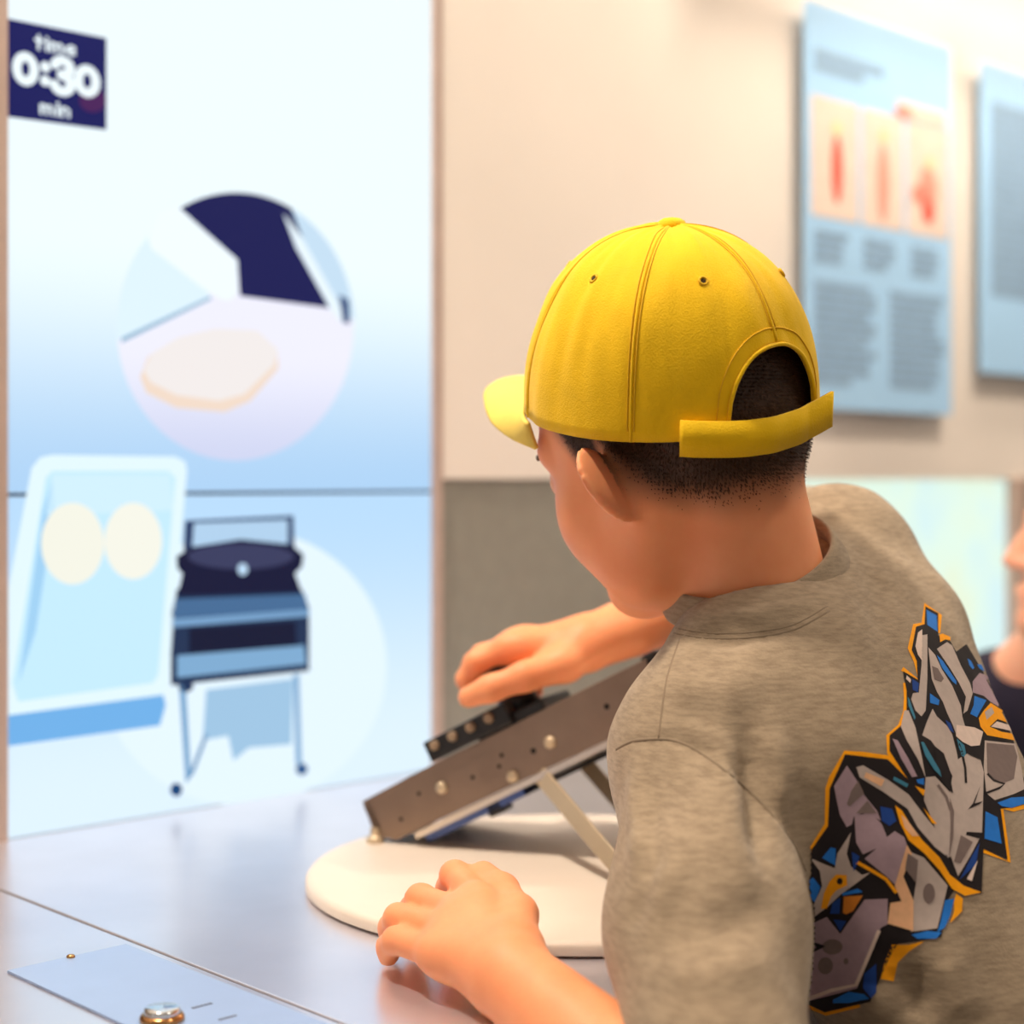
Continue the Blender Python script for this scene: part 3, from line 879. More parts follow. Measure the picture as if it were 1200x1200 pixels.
# eyes, lashes and brows
for s in (-1, 1):
    V, Fc = lathe([(.0001, -.0115), (.006, -.010), (.0105, -.005), (.0115, 0), (.0105, .005), (.006, .010), (.0001, .0115)], HM @ Vector((.0705, s * .030, -.008)), HM.to_3x3() @ Vector((1, 0, 0)), 20)
    mesh('eye', V, Fc, mat('eye_white', (230, 225, 220), .15), boy, smooth=True)
    pts = []
    for k in range(9):
        t = k / 8; q = HM @ Vector((.086 - .014 * t * t, s * (.018 + .030 * t), .008 + .006 * math.sin(t * 2.6)))
        hit = None; pts.append(q)
    V, Fc = tube(pts, lambda t: .0025 * (1 - .6 * t), 8); mesh('eyebrow', V, Fc, m_hair, boy, smooth=True)

# ------------------------------------------------------------------ trousers and shoes (below the counter)
m_jean = mat('dark_trousers', (44, 48, 62), .8, var=.15, scale=80)


def lower_body(parent, pel, fw, lf, hipz, shoe_m):
    S = Field((pel.x - .25, pel.y - .25, 0.02), (pel.x + .25, pel.y + .25, hipz + .14), .007)
    M = Matrix.Translation((pel.x, pel.y, hipz)) @ Matrix((fw, lf, ZV)).transposed().to_4x4()
    S.ell(M, (0, 0, .0), (.088, .115, .11), .03)
    for s in (-1, 1):
        S.cone(M @ Vector((0, s * .055, -.04)), M @ Vector((.02, s * .065, -hipz * .5)), .066, .05, .03)
        S.cone(M @ Vector((.02, s * .065, -hipz * .5)), M @ Vector((-.01, s * .07, -hipz + .07)), .05, .042, .02)
    V, Q = S.mesh(2); mesh('trousers', V, Q, m_jean, parent, smooth=True)
    for s in (-1, 1):
        S = Field((pel.x - .25, pel.y - .25, -.01), (pel.x + .25, pel.y + .25, .13), .006)
        Mf = Matrix.Translation((0, 0, -hipz)) @ M
        S.cone(Mf @ Vector((-.04, s * .07, .035)), Mf @ Vector((.09, s * .075, .03)), .034, .028, .01)
        S.cone(Mf @ Vector((-.02, s * .07, .04)), Mf @ Vector((-.01, s * .07, .09)), .034, .034, .02)
        z0 = 0.002
        V, Q = S.mesh(2); V[:, 2] = np.maximum(V[:, 2], z0); mesh('shoe', V, Q, shoe_m, parent, smooth=True)


lower_body(boy, PEL, Vector((-.76, .65, 0)).normalized(), Vector((-.65, -.76, 0)).normalized(), PEL.z - .03, mat('shoe_grey', (90, 90, 95), .6))

# ------------------------------------------------------------------ T-shirt
print('shirt')
Sh = Field((-.02, .68, CAMZ - .56), (.56, 1.46, CAMZ + .06), .0030)
torso(Sh, .006, .045)
Sh.ell(TM, (.006, 0, -.42), (.095, .130, .12), .05)
sle = ACL.lerp(ELL, .80); sre = ACR.lerp(ELR, .82)
Sh.chain([(ACL, .047), (ACL.lerp(sle, .55) + Vector((-.004, 0, -.006)), .048), (sle + Vector((-.004, 0, 0)), .046)], .028)
Sh.chain([(ACR, .050), (ACR.lerp(sre, .5), .054), (sre, .054)], .03)
# sleeve mouths and hem are cut open
for (c, d_) in ((sle, (ELL - ACL).normalized()), (sre, (ELR - ACR).normalized())):
    Sh.cone(c + d_ * .012, c + d_ * .10, .041, .046, .004, sub=True)

    def cut(x, y, z, c=np.array(c), d=np.array(d_)): return -((x - c[0]) * d[0] + (y - c[1]) * d[1] + (z - c[2]) * d[2] - .022)
    Sh.op(cut, np.array(c) - .075 + np.array(d_) * .04, np.array(c) + .075 + np.array(d_) * .04, .004, sub=True)
# neck opening
CC = Vector((.151, 1.033, CAMZ - .050))
cl = Vector((-.058, -.115, -.062)).normalized(); cb = Vector((.88, -.47, 0)); cb = (cb - cl * cb.dot(cl)).normalized(); cn = cb.cross(cl)
if cn.z < 0: cn = -cn
CMx = Matrix.Translation(CC) @ Matrix((cb * -1, cl, cn)).transposed().to_4x4()


def neckhole(x, y, z):
    M = np.array(CMx.inverted(), np.float32)
    lx = M[0, 0] * x + M[0, 1] * y + M[0, 2] * z + M[0, 3]; ly = M[1, 0] * x + M[1, 1] * y + M[1, 2] * z + M[1, 3]; lz = M[2, 0] * x + M[2, 1] * y + M[2, 2] * z + M[2, 3]
    return np.maximum((np.sqrt((lx / .048) ** 2 + (ly / .058) ** 2) - 1) * .048, -(lz + .05))


Sh.op(neckhole, np.array(CC) - .13, np.array(CC) + .13, .006, sub=True)
sV, sQ = Sh.mesh(4)
del Sh
sN = normals_of(sV, sQ)


def bvh_of(V, Q): return BVHTree.FromPolygons(V.tolist(), Q.tolist())


bvh = bvh_of(sV, sQ)
CAMP = Vector((0, 0, CAMZ))


def hit(px, py, bv=None, ymin=0.):
    d = (P(px, py, 1) - CAMP).normalized()
    r = (bv or bvh).ray_cast(CAMP + d * ymin, d)
    return r


def dense(pts, step=6.):
    out = []
    for (a, b), (c, d) in zip(pts[:-1], pts[1:]):
        n = max(1, int(math.hypot(c - a, d - b) / step))
        out += [(a + (c - a) * i / n, b + (d - b) * i / n) for i in range(n)]
    return out + [pts[-1]]


def spline(pts, n=8):
    out = []
    for i in range(len(pts) - 1):
        p0, p1, p2, p3 = (Vector(pts[max(i - 1, 0)]), Vector(pts[i]), Vector(pts[i + 1]), Vector(pts[min(i + 2, len(pts) - 1)]))
        for k in range(n):
            t = k / n
            q = .5 * ((2 * p1) + (p2 - p0) * t + (2 * p0 - 5 * p1 + 4 * p2 - p3) * t * t + (3 * p1 - p0 - 3 * p2 + p3) * t ** 3)
            out.append(tuple(q))
    return out + [tuple(pts[-1])]


# folds: (pixel polyline on the cloth, height, half width)
FOLDS = [([(872, 845), (880, 900), (886, 960), (890, 1010)], -.0055, .009), ([(905, 850), (912, 910), (910, 960)], .004, .010),
         ([(846, 850), (858, 920), (868, 985)], .003, .012),
         ([(760, 1085), (778, 1045), (795, 1000)], .0022, .008), ([(735, 1078), (760, 1065), (780, 1068)], -.0016, .008), ([(744, 900), (748, 960), (752, 1030)], .003, .008),
         ([(760, 930), (764, 990), (762, 1040)], -.0022, .006),
         ([(800, 742), (860, 748), (930, 738)], -.0028, .007), ([(820, 722), (880, 722), (950, 705)], .002, .006),
         ([(738, 872), (790, 866), (840, 885), (890, 930), (935, 990)], -.0022, .0045),
         ([(1060, 1130), (1075, 1170), (1080, 1200)], -.004, .010), ([(1100, 1110), (1120, 1160), (1130, 1200)], .003, .012), ([(1020, 1150), (1030, 1200)], .003, .010),
         ([(800, 900), (850, 960), (880, 1040)], .0022, .012), ([(820, 1090), (870, 1080), (910, 1040)], -.0025, .010), ([(760, 1130), (830, 1150), (900, 1120)], .0025, .010),
         ([(775, 800), (840, 810), (900, 790)], .0018, .014), ([(800, 830), (850, 840)], -.0015, .010),
         ([(1010, 640), (1030, 700), (1035, 760)], -.0018, .012), ([(980, 640), (1000, 720), (990, 800)], .0015, .014)]
for pl_, amp, wdt in FOLDS:
    pts3 = [h_[0] for h_ in (hit(*q) for q in dense(pl_, 8)) if h_[0] is not None]
    if not pts3: continue
    A = np.array([tuple(q) for q in pts3]); c = A.mean(0); rad = np.abs(A - c).max() + wdt * 3
    idx = np.nonzero((np.abs(sV - c) < rad).all(1))[0]
    d2 = ((sV[idx][:, None, :] - A[None]) ** 2).sum(2); k = d2.argmin(1); d2 = d2.min(1)
    ends = np.minimum(np.minimum(k, len(A) - 1 - k) / max(len(A) * .25, 1), 1) * .7 + .3
    sV[idx] += sN[idx] * (1.5 * amp * ends * np.exp(-d2 / wdt ** 2))[:, None]
nzv = np.array([noise.noise(Vector(v) * 26) * .0016 + noise.noise(Vector((v[0] * 60, v[1] * 60, v[2] * 30))) * .0006 for v in sV])
sV += sN * nzv[:, None]
sV = smooth_mesh(sV, sQ, 1)

m_shirt = bpy.data.materials.new('heather_grey_jersey'); m_shirt.use_nodes = True
nt = m_shirt.node_tree; b = nt.nodes['Principled BSDF']; tc = nt.nodes.new('ShaderNodeTexCoord')
mpn = nt.nodes.new('ShaderNodeMapping'); nt.links.new(tc.outputs['Object'], mpn.inputs[0]); mpn.inputs['Rotation'].default_value = (0, math.radians(22), math.radians(-25)); mpn.inputs['Scale'].default_value = (1, 1, 5)
n1 = nt.nodes.new('ShaderNodeTexNoise'); n1.inputs['Scale'].default_value = 95; n1.inputs['Detail'].default_value = 6; n1.inputs['Roughness'].default_value = .65; nt.links.new(mpn.outputs[0], n1.inputs['Vector'])
r1 = nt.nodes.new('ShaderNodeValToRGB'); r1.color_ramp.elements[0].position = .36; r1.color_ramp.elements[0].color = lin((138, 121, 101)) + (1,)
r1.color_ramp.elements[1].position = .62; r1.color_ramp.elements[1].color = lin((161, 143, 120)) + (1,)
nt.links.new(n1.outputs['Fac'], r1.inputs[0]); nt.links.new(r1.outputs[0], b.inputs['Base Color'])
b.inputs['Roughness'].default_value = .9; b.inputs['Specular IOR Level'].default_value = .15; b.inputs['Sheen Weight'].default_value = .15
n2 = nt.nodes.new('ShaderNodeTexNoise'); n2.inputs['Scale'].default_value = 700; nt.links.new(tc.outputs['Object'], n2.inputs['Vector'])
bp = nt.nodes.new('ShaderNodeBump'); bp.inputs['Strength'].default_value = .25; bp.inputs['Distance'].default_value = .0008
nt.links.new(n2.outputs['Fac'], bp.inputs['Height']); nt.links.new(bp.outputs[0], b.inputs['Normal'])
shirt = mesh('t_shirt', sV, sQ, m_shirt, boy, smooth=True, label='heather grey short-sleeved T-shirt with a graffiti print')
V, Fc = [], []; NCL = 72
for i in range(NCL):
    a_ = 2 * math.pi * i / NCL; ca, sa = math.cos(a_), math.sin(a_)
    for (r_, h_) in ((.0005, .0), (.0016, .0036), (.0032, .0040), (.0048, .002), (.0115, -.013), (.0110, -.0155), (.003, -.012)):
        V.append(CMx @ Vector(((.048 + r_) * ca, (.058 + r_) * sa, h_ - .010 * max(0, ca) ** 2)))
for i in range(NCL):
    for j in range(7): Fc.append((i * 7 + j, ((i + 1) % NCL) * 7 + j, ((i + 1) % NCL) * 7 + (j + 1) % 7, i * 7 + (j + 1) % 7))
mesh('collar', V, Fc, m_shirt, shirt, smooth=True)
bvh = bvh_of(sV, sQ)
m_seam = mat('shaded_seam_thread', (132, 115, 95), .9)  # seam ridges coloured darker than the jersey to read as shaded creases


def seam(name, pts, r=.0010, off=-.0006, mt=None):
    q3 = []
    for q in dense(spline(pts, 6), 5):
        h_ = hit(*q)
        if h_[0] is not None and (not q3 or (h_[0] - q3[-1]).length < .02): q3.append(h_[0] + h_[1] * off)
    if len(q3) > 2:
        V, Fc = tube(q3, r, 6); return mesh(name, V, Fc, mt or m_seam, shirt, smooth=True)


seam('shoulder_seam', [(797, 748), (783, 790), (776, 830), (772, 866)])
seam('sleeve_seam', [(722, 878), (745, 868), (790, 868), (830, 888), (870, 920), (905, 955), (930, 990), (944, 1020)], .0012)
seam('collar_seam', [(790, 742), (830, 748), (880, 747), (930, 738), (972, 716)])
seam('collar_seam', [(792, 736), (830, 742), (880, 741), (930, 732), (970, 710)], .0009)

# ------------------------------------------------------------------ cap
print('cap')
m_cap = mat('yellow_twill', (238, 192, 8), .75, var=.05, scale=60, bump=.25, bscale=900, spec=.2, sheen=.1)
m_capd = mat('yellow_stitching', (222, 174, 8), .8, var=.05)
CX, CA, CB_, CZ0, CH = -.005, .099, .0855, .016, .114


def cap_pt(az, t, out=0.):
    """az from the front towards the left, t = 0 at the rim, 1 at the button"""
    ang = t * math.pi / 2
    e = 2 / 2.35
    r = max(math.cos(ang), 0) ** e; h = math.sin(ang) ** e
    seamd = abs(((az + math.pi / 6) % (math.pi / 3)) - math.pi / 6)     # 0 at panel seams
    puff = 1 - .010 * math.exp(-(seamd / .07) ** 2) * (1 - t)
    w = noise.noise(Vector((math.cos(az) * 3.1, math.sin(az) * 3.1, t * 2.6))) * .0022 + noise.noise(Vector((math.cos(az) * 9, math.sin(az) * 9, t * 4))) * .0008
    fr = 1 + .015 * max(0, math.cos(az)) * (1 - t)
    x = CX + (CA * r * puff * fr + (w + out) * r) * math.cos(az); y = (CB_ * r * puff + (w + out) * r) * math.sin(az)
    z = CZ0 + (CH + (w + out) * .7) * h - .006 * (1 - t) ** 2 * max(0, math.sin(az) ** 2)
    return CM @ Vector((x, y, z))


cap = empty('baseball_cap', CM @ Vector((CX, 0, CZ0)), 'yellow cotton baseball cap with brim and strap on a child\'s head', 'cap')
NA, NT = 216, 44
HALF = math.radians(25)


def low_t(az):
    d = abs(((az - math.pi + math.pi) % (2 * math.pi)) - math.pi)     # angle from the back
    d = abs(math.atan2(math.sin(az - math.pi), math.cos(az - math.pi)))
    if d >= HALF: return 0.
    q = d / HALF
    return .25 * math.sqrt(max(0, 1 - q ** 2.4)) * (1 if q < .999 else 0)


V, Fc = [], []
azs = [2 * math.pi * i / NA for i in range(NA)]
for az in azs:
    tl0 = low_t(az)
    for j in range(NT): V.append(cap_pt(az, tl0 + (1 - tl0) * (j / (NT - 1)) * .999))
for i in range(NA):
    k = (i + 1) % NA
    for j in range(NT - 1): Fc.append((i * NT + j, k * NT + j, k * NT + j + 1, i * NT + j + 1))
crown = mesh('crown', V, Fc, m_cap, cap, smooth=True)
sd = crown.modifiers.new('thick', 'SOLIDIFY'); sd.thickness = .0016; sd.offset = -1
# brim
V, Fc = [], []; NBR, NRB = 41, 14; BM = math.radians(60)
for i in range(NBR):
    az = -BM + 2 * BM * i / (NBR - 1); c0 = CM.inverted() @ cap_pt(az, .0)
    s = az / BM; ln = .066 * (max(0, 1 - abs(s) ** 2.6)) ** .55 + .0005
    for j in range(NRB):
        t = j / (NRB - 1)
        x = c0.x + ln * t; y = c0.y * (1 - .10 * t)
        z = c0.z + .002 - .004 * t - (5.4 * (y * y)) * (.25 + .75 * t) * .8
        V.append(CM @ Vector((x, y, z)))
for i in range(NBR - 1):
    for j in range(NRB - 1): Fc.append((i * NRB + j, i * NRB + j + 1, (i + 1) * NRB + j + 1, (i + 1) * NRB + j))
brim = mesh('brim', V, Fc, mat('yellow_brim_screen_lit', (242, 212, 96), .7, var=.04, bump=.2, bscale=900), cap, smooth=True)  # paler than the crown: screen light on the brim put into its colour
sd = brim.modifiers.new('thick', 'SOLIDIFY'); sd.thickness = .003; sd.offset = 0
# seams of the six panels (double stitched), rim hem, arch hem
for k in range(6):
    a0 = math.pi / 3 * k
    for da in (-.022, .022):
        ts = [.02 + .96 * i / 30 for i in range(31)] if k != 3 else [.30 + .68 * i / 20 for i in range(21)]
        tb = [cap_pt(a0 + da / max(.25, math.cos(t * math.pi / 2)), t, .0003) for t in ts]
        V, Fc = tube(tb, .00045, 5); mesh('panel_stitching', V, Fc, m_capd, crown, smooth=True)
    tb = [cap_pt(a0, t, -.0001) for t in ([.0 + .98 * i / 30 for i in range(31)] if k != 3 else [.26 + .72 * i / 20 for i in range(21)])]
    V, Fc = tube(tb, .0011, 6); mesh('panel_seam', V, Fc, m_cap, crown, smooth=True)
    ae = a0 + math.pi / 6; te = .52
    q = cap_pt(ae, te, .0002); n_ = (cap_pt(ae, te, .01) - cap_pt(ae, te, 0)).normalized()
    du = (cap_pt(ae + .02, te) - q).normalized(); dv = n_.cross(du)
    tb = [q + du * (.0025 * math.cos(w)) + dv * (.0025 * math.sin(w)) for w in [2 * math.pi * i / 16 for i in range(16)]]
    V, Fc = tube(tb, .0009, 6, True); ey_ = mesh('eyelet', V, Fc, m_capd, crown, smooth=True)
    V, Fc = lathe([(.0014, -.001), (.0014, .0004)], q, n_, 12); mesh('eyelet_hole', V, Fc, mat('eyelet_dark', (60, 44, 8), .9), ey_)
arch = []
for i in range(41):
    az = math.pi - HALF + 2 * HALF * i / 40; arch.append(cap_pt(az, min(.995, low_t(az)), .0006))
V, Fc = tube(arch, .0013, 6); mesh('arch_binding', V, Fc, m_cap, crown, smooth=True)
arch = [cap_pt(math.pi - HALF * 1.18 + 2 * HALF * 1.18 * i / 40, (.005 if abs(2 * i / 40 - 1) > .99 else .31 * math.sqrt(max(0, 1 - abs(2 * i / 40 - 1) ** 2.4))), .0004) for i in range(41)]
V, Fc = tube(arch, .0004, 5); mesh('arch_stitching', V, Fc, m_capd, crown, smooth=True)
# button
V, Fc = lathe([(.0085, -.002), (.0090, .001), (.0080, .0035), (.005, .0052), (.0001, .0058)], CM @ Vector((CX, 0, CZ0 + CH - .001)), CM.to_3x3() @ ZV, 24)
mesh('button', V, Fc, m_cap, cap, smooth=True)
# strap: lies over the left side, tail stands off past the right
V, Fc = [], []; NS = 50; SH0 = math.radians(42); SH1 = math.radians(72)
for i in range(NS):
    t = i / (NS - 1); az = math.pi - SH0 + SH1 * t
    tail = max(0, t - .72) / .28
    p0 = CM.inverted() @ cap_pt(az, 0., .0022 + .002 * math.sin(t * 3.1))
    if tail > 0:
        az0 = math.pi - SH0 + SH1 * .72; b0 = CM.inverted() @ cap_pt(az0, 0, .0035); b1 = CM.inverted() @ cap_pt(az0 + .02, 0, .0035)
        dd = (b1 - b0).normalized(); p0 = b0 + dd * .022 * tail + Vector((-1, 0, 0)) * .004 * tail
    zc = CZ0 - .004 + .010 * t - .004 * math.sin(t * math.pi); hw = .0105
    for z in (zc - hw, zc + hw): V.append(CM @ Vector((p0.x, p0.y, z + .004)))
for i in range(NS - 1): Fc.append((2 * i, 2 * i + 2, 2 * i + 3, 2 * i + 1))
st = mesh('strap', V, Fc, m_cap, cap, smooth=True)
sd = st.modifiers.new('thick', 'SOLIDIFY'); sd.thickness = .0022; sd.offset = 1

# ================================================================== PERSON AT THE END OF THE COUNTER
print('other person')
oh = head_matrix(172, -4, 0, P(1308, 630, 1.62)) 
onb = P(1282, 716, 1.66); opl = Vector((onb.x + .12, onb.y + .02, CAMZ - .50))
S2 = Field((onb.x - .26, onb.y - .28, CAMZ - .34), (onb.x + .30, onb.y + .30, CAMZ + .14), .005)
add_head(S2, oh)
S2.cone(onb + Vector((0, 0, -.04)), oh @ Vector((-.03, 0, -.04)), .056, .048, .03)
oz = (onb - opl).normalized(); of = Vector((-.72, -.69, 0)); of = (of - oz * of.dot(oz)).normalized(); ol = oz.cross(of)
OM = Matrix.Translation(onb) @ Matrix((of, ol, oz)).transposed().to_4x4()
S2.cone(OM @ Vector((0, 0, .0)), OM @ Vector((0, -.09, -.06)), .040, .036, .04); S2.cone(OM @ Vector((0, 0, .0)), OM @ Vector((0, .09, -.06)), .040, .036, .04)
S2.cone(OM @ Vector((0, .0, -.055)), OM @ Vector((0, .13, -.085)), .046, .04, .04); S2.cone(OM @ Vector((0, 0, -.055)), OM @ Vector((0, -.13, -.085)), .046, .04, .04)
S2.ell(OM, (0, 0, -.17), (.075, .12, .13), .03)
V2, Q2 = S2.mesh(2)
oth = empty('person', Vector((opl.x, opl.y, 0)), 'person in a navy blue top at the end of the counter', 'person')
m_skin2 = skin_material('other_skin', (236, 170, 140), (242, 180, 150), (60, 40, 28))
ob2 = mesh('body', V2, Q2, m_skin2, oth, smooth=True)
OI = np.array(oh.inverted()); l2 = V2 @ OI[:3, :3].T + OI[:3, 3]; h2 = hairmask(l2)
at2 = ob2.data.attributes.new('stubble', 'FLOAT', 'POINT'); at2.data.foreach_set('value', h2.astype(np.float32))
S3 = Field((oh.translation.x - .16, oh.translation.y - .16, oh.translation.z - .12), (oh.translation.x + .16, oh.translation.y + .16, oh.translation.z + .16), .004)
S3.ell(oh, (-.014, 0, .036), (.099, .081, .090), .02); S3.ell(oh, (-.05, 0, .0), (.060, .071, .072), .02)
S3.ell(oh, (.09, 0, -.03), (.085, .10, .085), .01, sub=True)
V3, Q3 = S3.mesh(2); mesh('hair', V3, Q3, m_hair, oth, smooth=True)
S4 = Field((onb.x - .34, onb.y - .36, CAMZ - .66), (onb.x + .42, onb.y + .36, CAMZ), .006)
OA = {}
for s in (-1, 1):
    a_ = OM @ Vector((0, s * .135, -.09)); e_ = OM @ Vector((-.02, s * .175, -.30)); w_ = OM @ Vector((.10, s * .150, -.42)); OA[s] = (a_, e_, w_)
    S4.chain([(OM @ Vector((0, 0, -.07)), .055), (a_, .052), (e_, .046), (w_, .038)], .04)
S4.ell(OM, (0, 0, -.18), (.09, .135, .15), .04); S4.ell(OM, (0, 0, -.36), (.088, .125, .18), .04)
NC = OM @ Vector((0.01, 0, -.015))
S4.ell(OM, (.02, -.025, .016), (.085, .092, .070), .006, sub=True)
V4, Q4 = S4.mesh(2); mesh('navy_top', V4, Q4, mat('navy_jersey', (26, 19, 44), .85, var=.15, scale=90), oth, smooth=True)
for s in (-1, 1):
    S5 = Field(np.array(OA[s][2]) - .12, np.array(OA[s][2]) + .12, .0035); w_ = OA[s][2]
    dn = (w_ - OA[s][1]).normalized(); sd_ = ol
    S5.cone(w_ - dn * .04, w_ + dn * .02, .022, .021, .01)
    for k in range(4):
        b0 = w_ + dn * .075 + sd_ * (.026 - .017 * k)
        S5.cone(w_ + dn * .01, b0, .016, .010, .008); S5.chain([(b0, .0085), (b0 + dn * .03 - oz * .006, .0078), (b0 + dn * .045 - oz * .02, .0065)], .003)
    t0 = w_ + dn * .03 - sd_ * s * .02
    S5.chain([(t0, .012), (t0 + dn * .03 - sd_ * s * .016, .0095), (t0 + dn * .05 - sd_ * s * .016, .0075)], .005)
    V5, Q5 = S5.mesh(1); mesh('hand', V5, Q5, m_skin2, oth, smooth=True)
lower_body(oth, opl, of.normalized(), ol.normalized(), opl.z - .03, MATS['shoe_grey'])
#PRINT
# ------------------------------------------------------------------ graffiti print on the back of the shirt
print('print')
INK = {'K': (34, 28, 30), 'G': (186, 170, 162), 'L': (222, 200, 188), 'D': (122, 106, 102), 'V': (164, 140, 150), 'B': (38, 118, 208),
       'N': (30, 66, 140), 'O': (250, 164, 16), 'T': (62, 124, 150), 'A': (232, 180, 138), 'R': (206, 124, 40)}
NAMES = {'K': 'print_black', 'G': 'print_grey', 'L': 'print_light_grey', 'D': 'print_dark_grey', 'V': 'print_mauve', 'B': 'print_blue',
         'N': 'print_dark_blue', 'O': 'print_orange', 'T': 'print_teal', 'A': 'print_tan', 'R': 'print_rust'}
SIL = [(1084, 711), (1099, 719), (1099, 745), (1112, 750), (1120, 764), (1132, 755), (1150, 785), (1166, 815), (1180, 850), (1187, 868), (1193, 895), (1200, 915), (1206, 934),
       (1187, 946), (1172, 948), (1180, 1007), (1152, 995), (1150, 1047), (1120, 1040), (1109, 1057), (1103, 1098), (1075, 1103), (1052, 1106), (1043, 1120), (1030, 1150), (1020, 1174),
       (967, 1186), (946, 1176), (938, 1150), (930, 1110), (930, 1060), (930, 1012), (950, 996), (970, 968), (972, 924), (990, 884), (1040, 890), (1064, 914), (1042, 880), (1042, 862), (1056, 850), (1062, 832),
       (1062, 810), (1058, 787), (1075, 797), (1074, 775), (1068, 762), (1073, 735), (1083, 732)]


def ribbon(pts, w):
    L, R = [], []
    for i, p in enumerate(pts):
        a = Vector(pts[max(i - 1, 0)]); b = Vector(pts[min(i + 1, len(pts) - 1)]); t = (b - a).normalized(); n = Vector((-t.y, t.x)) * w
        L.append((p[0] + n.x, p[1] + n.y)); R.append((p[0] - n.x, p[1] - n.y))
    return L + R[::-1]


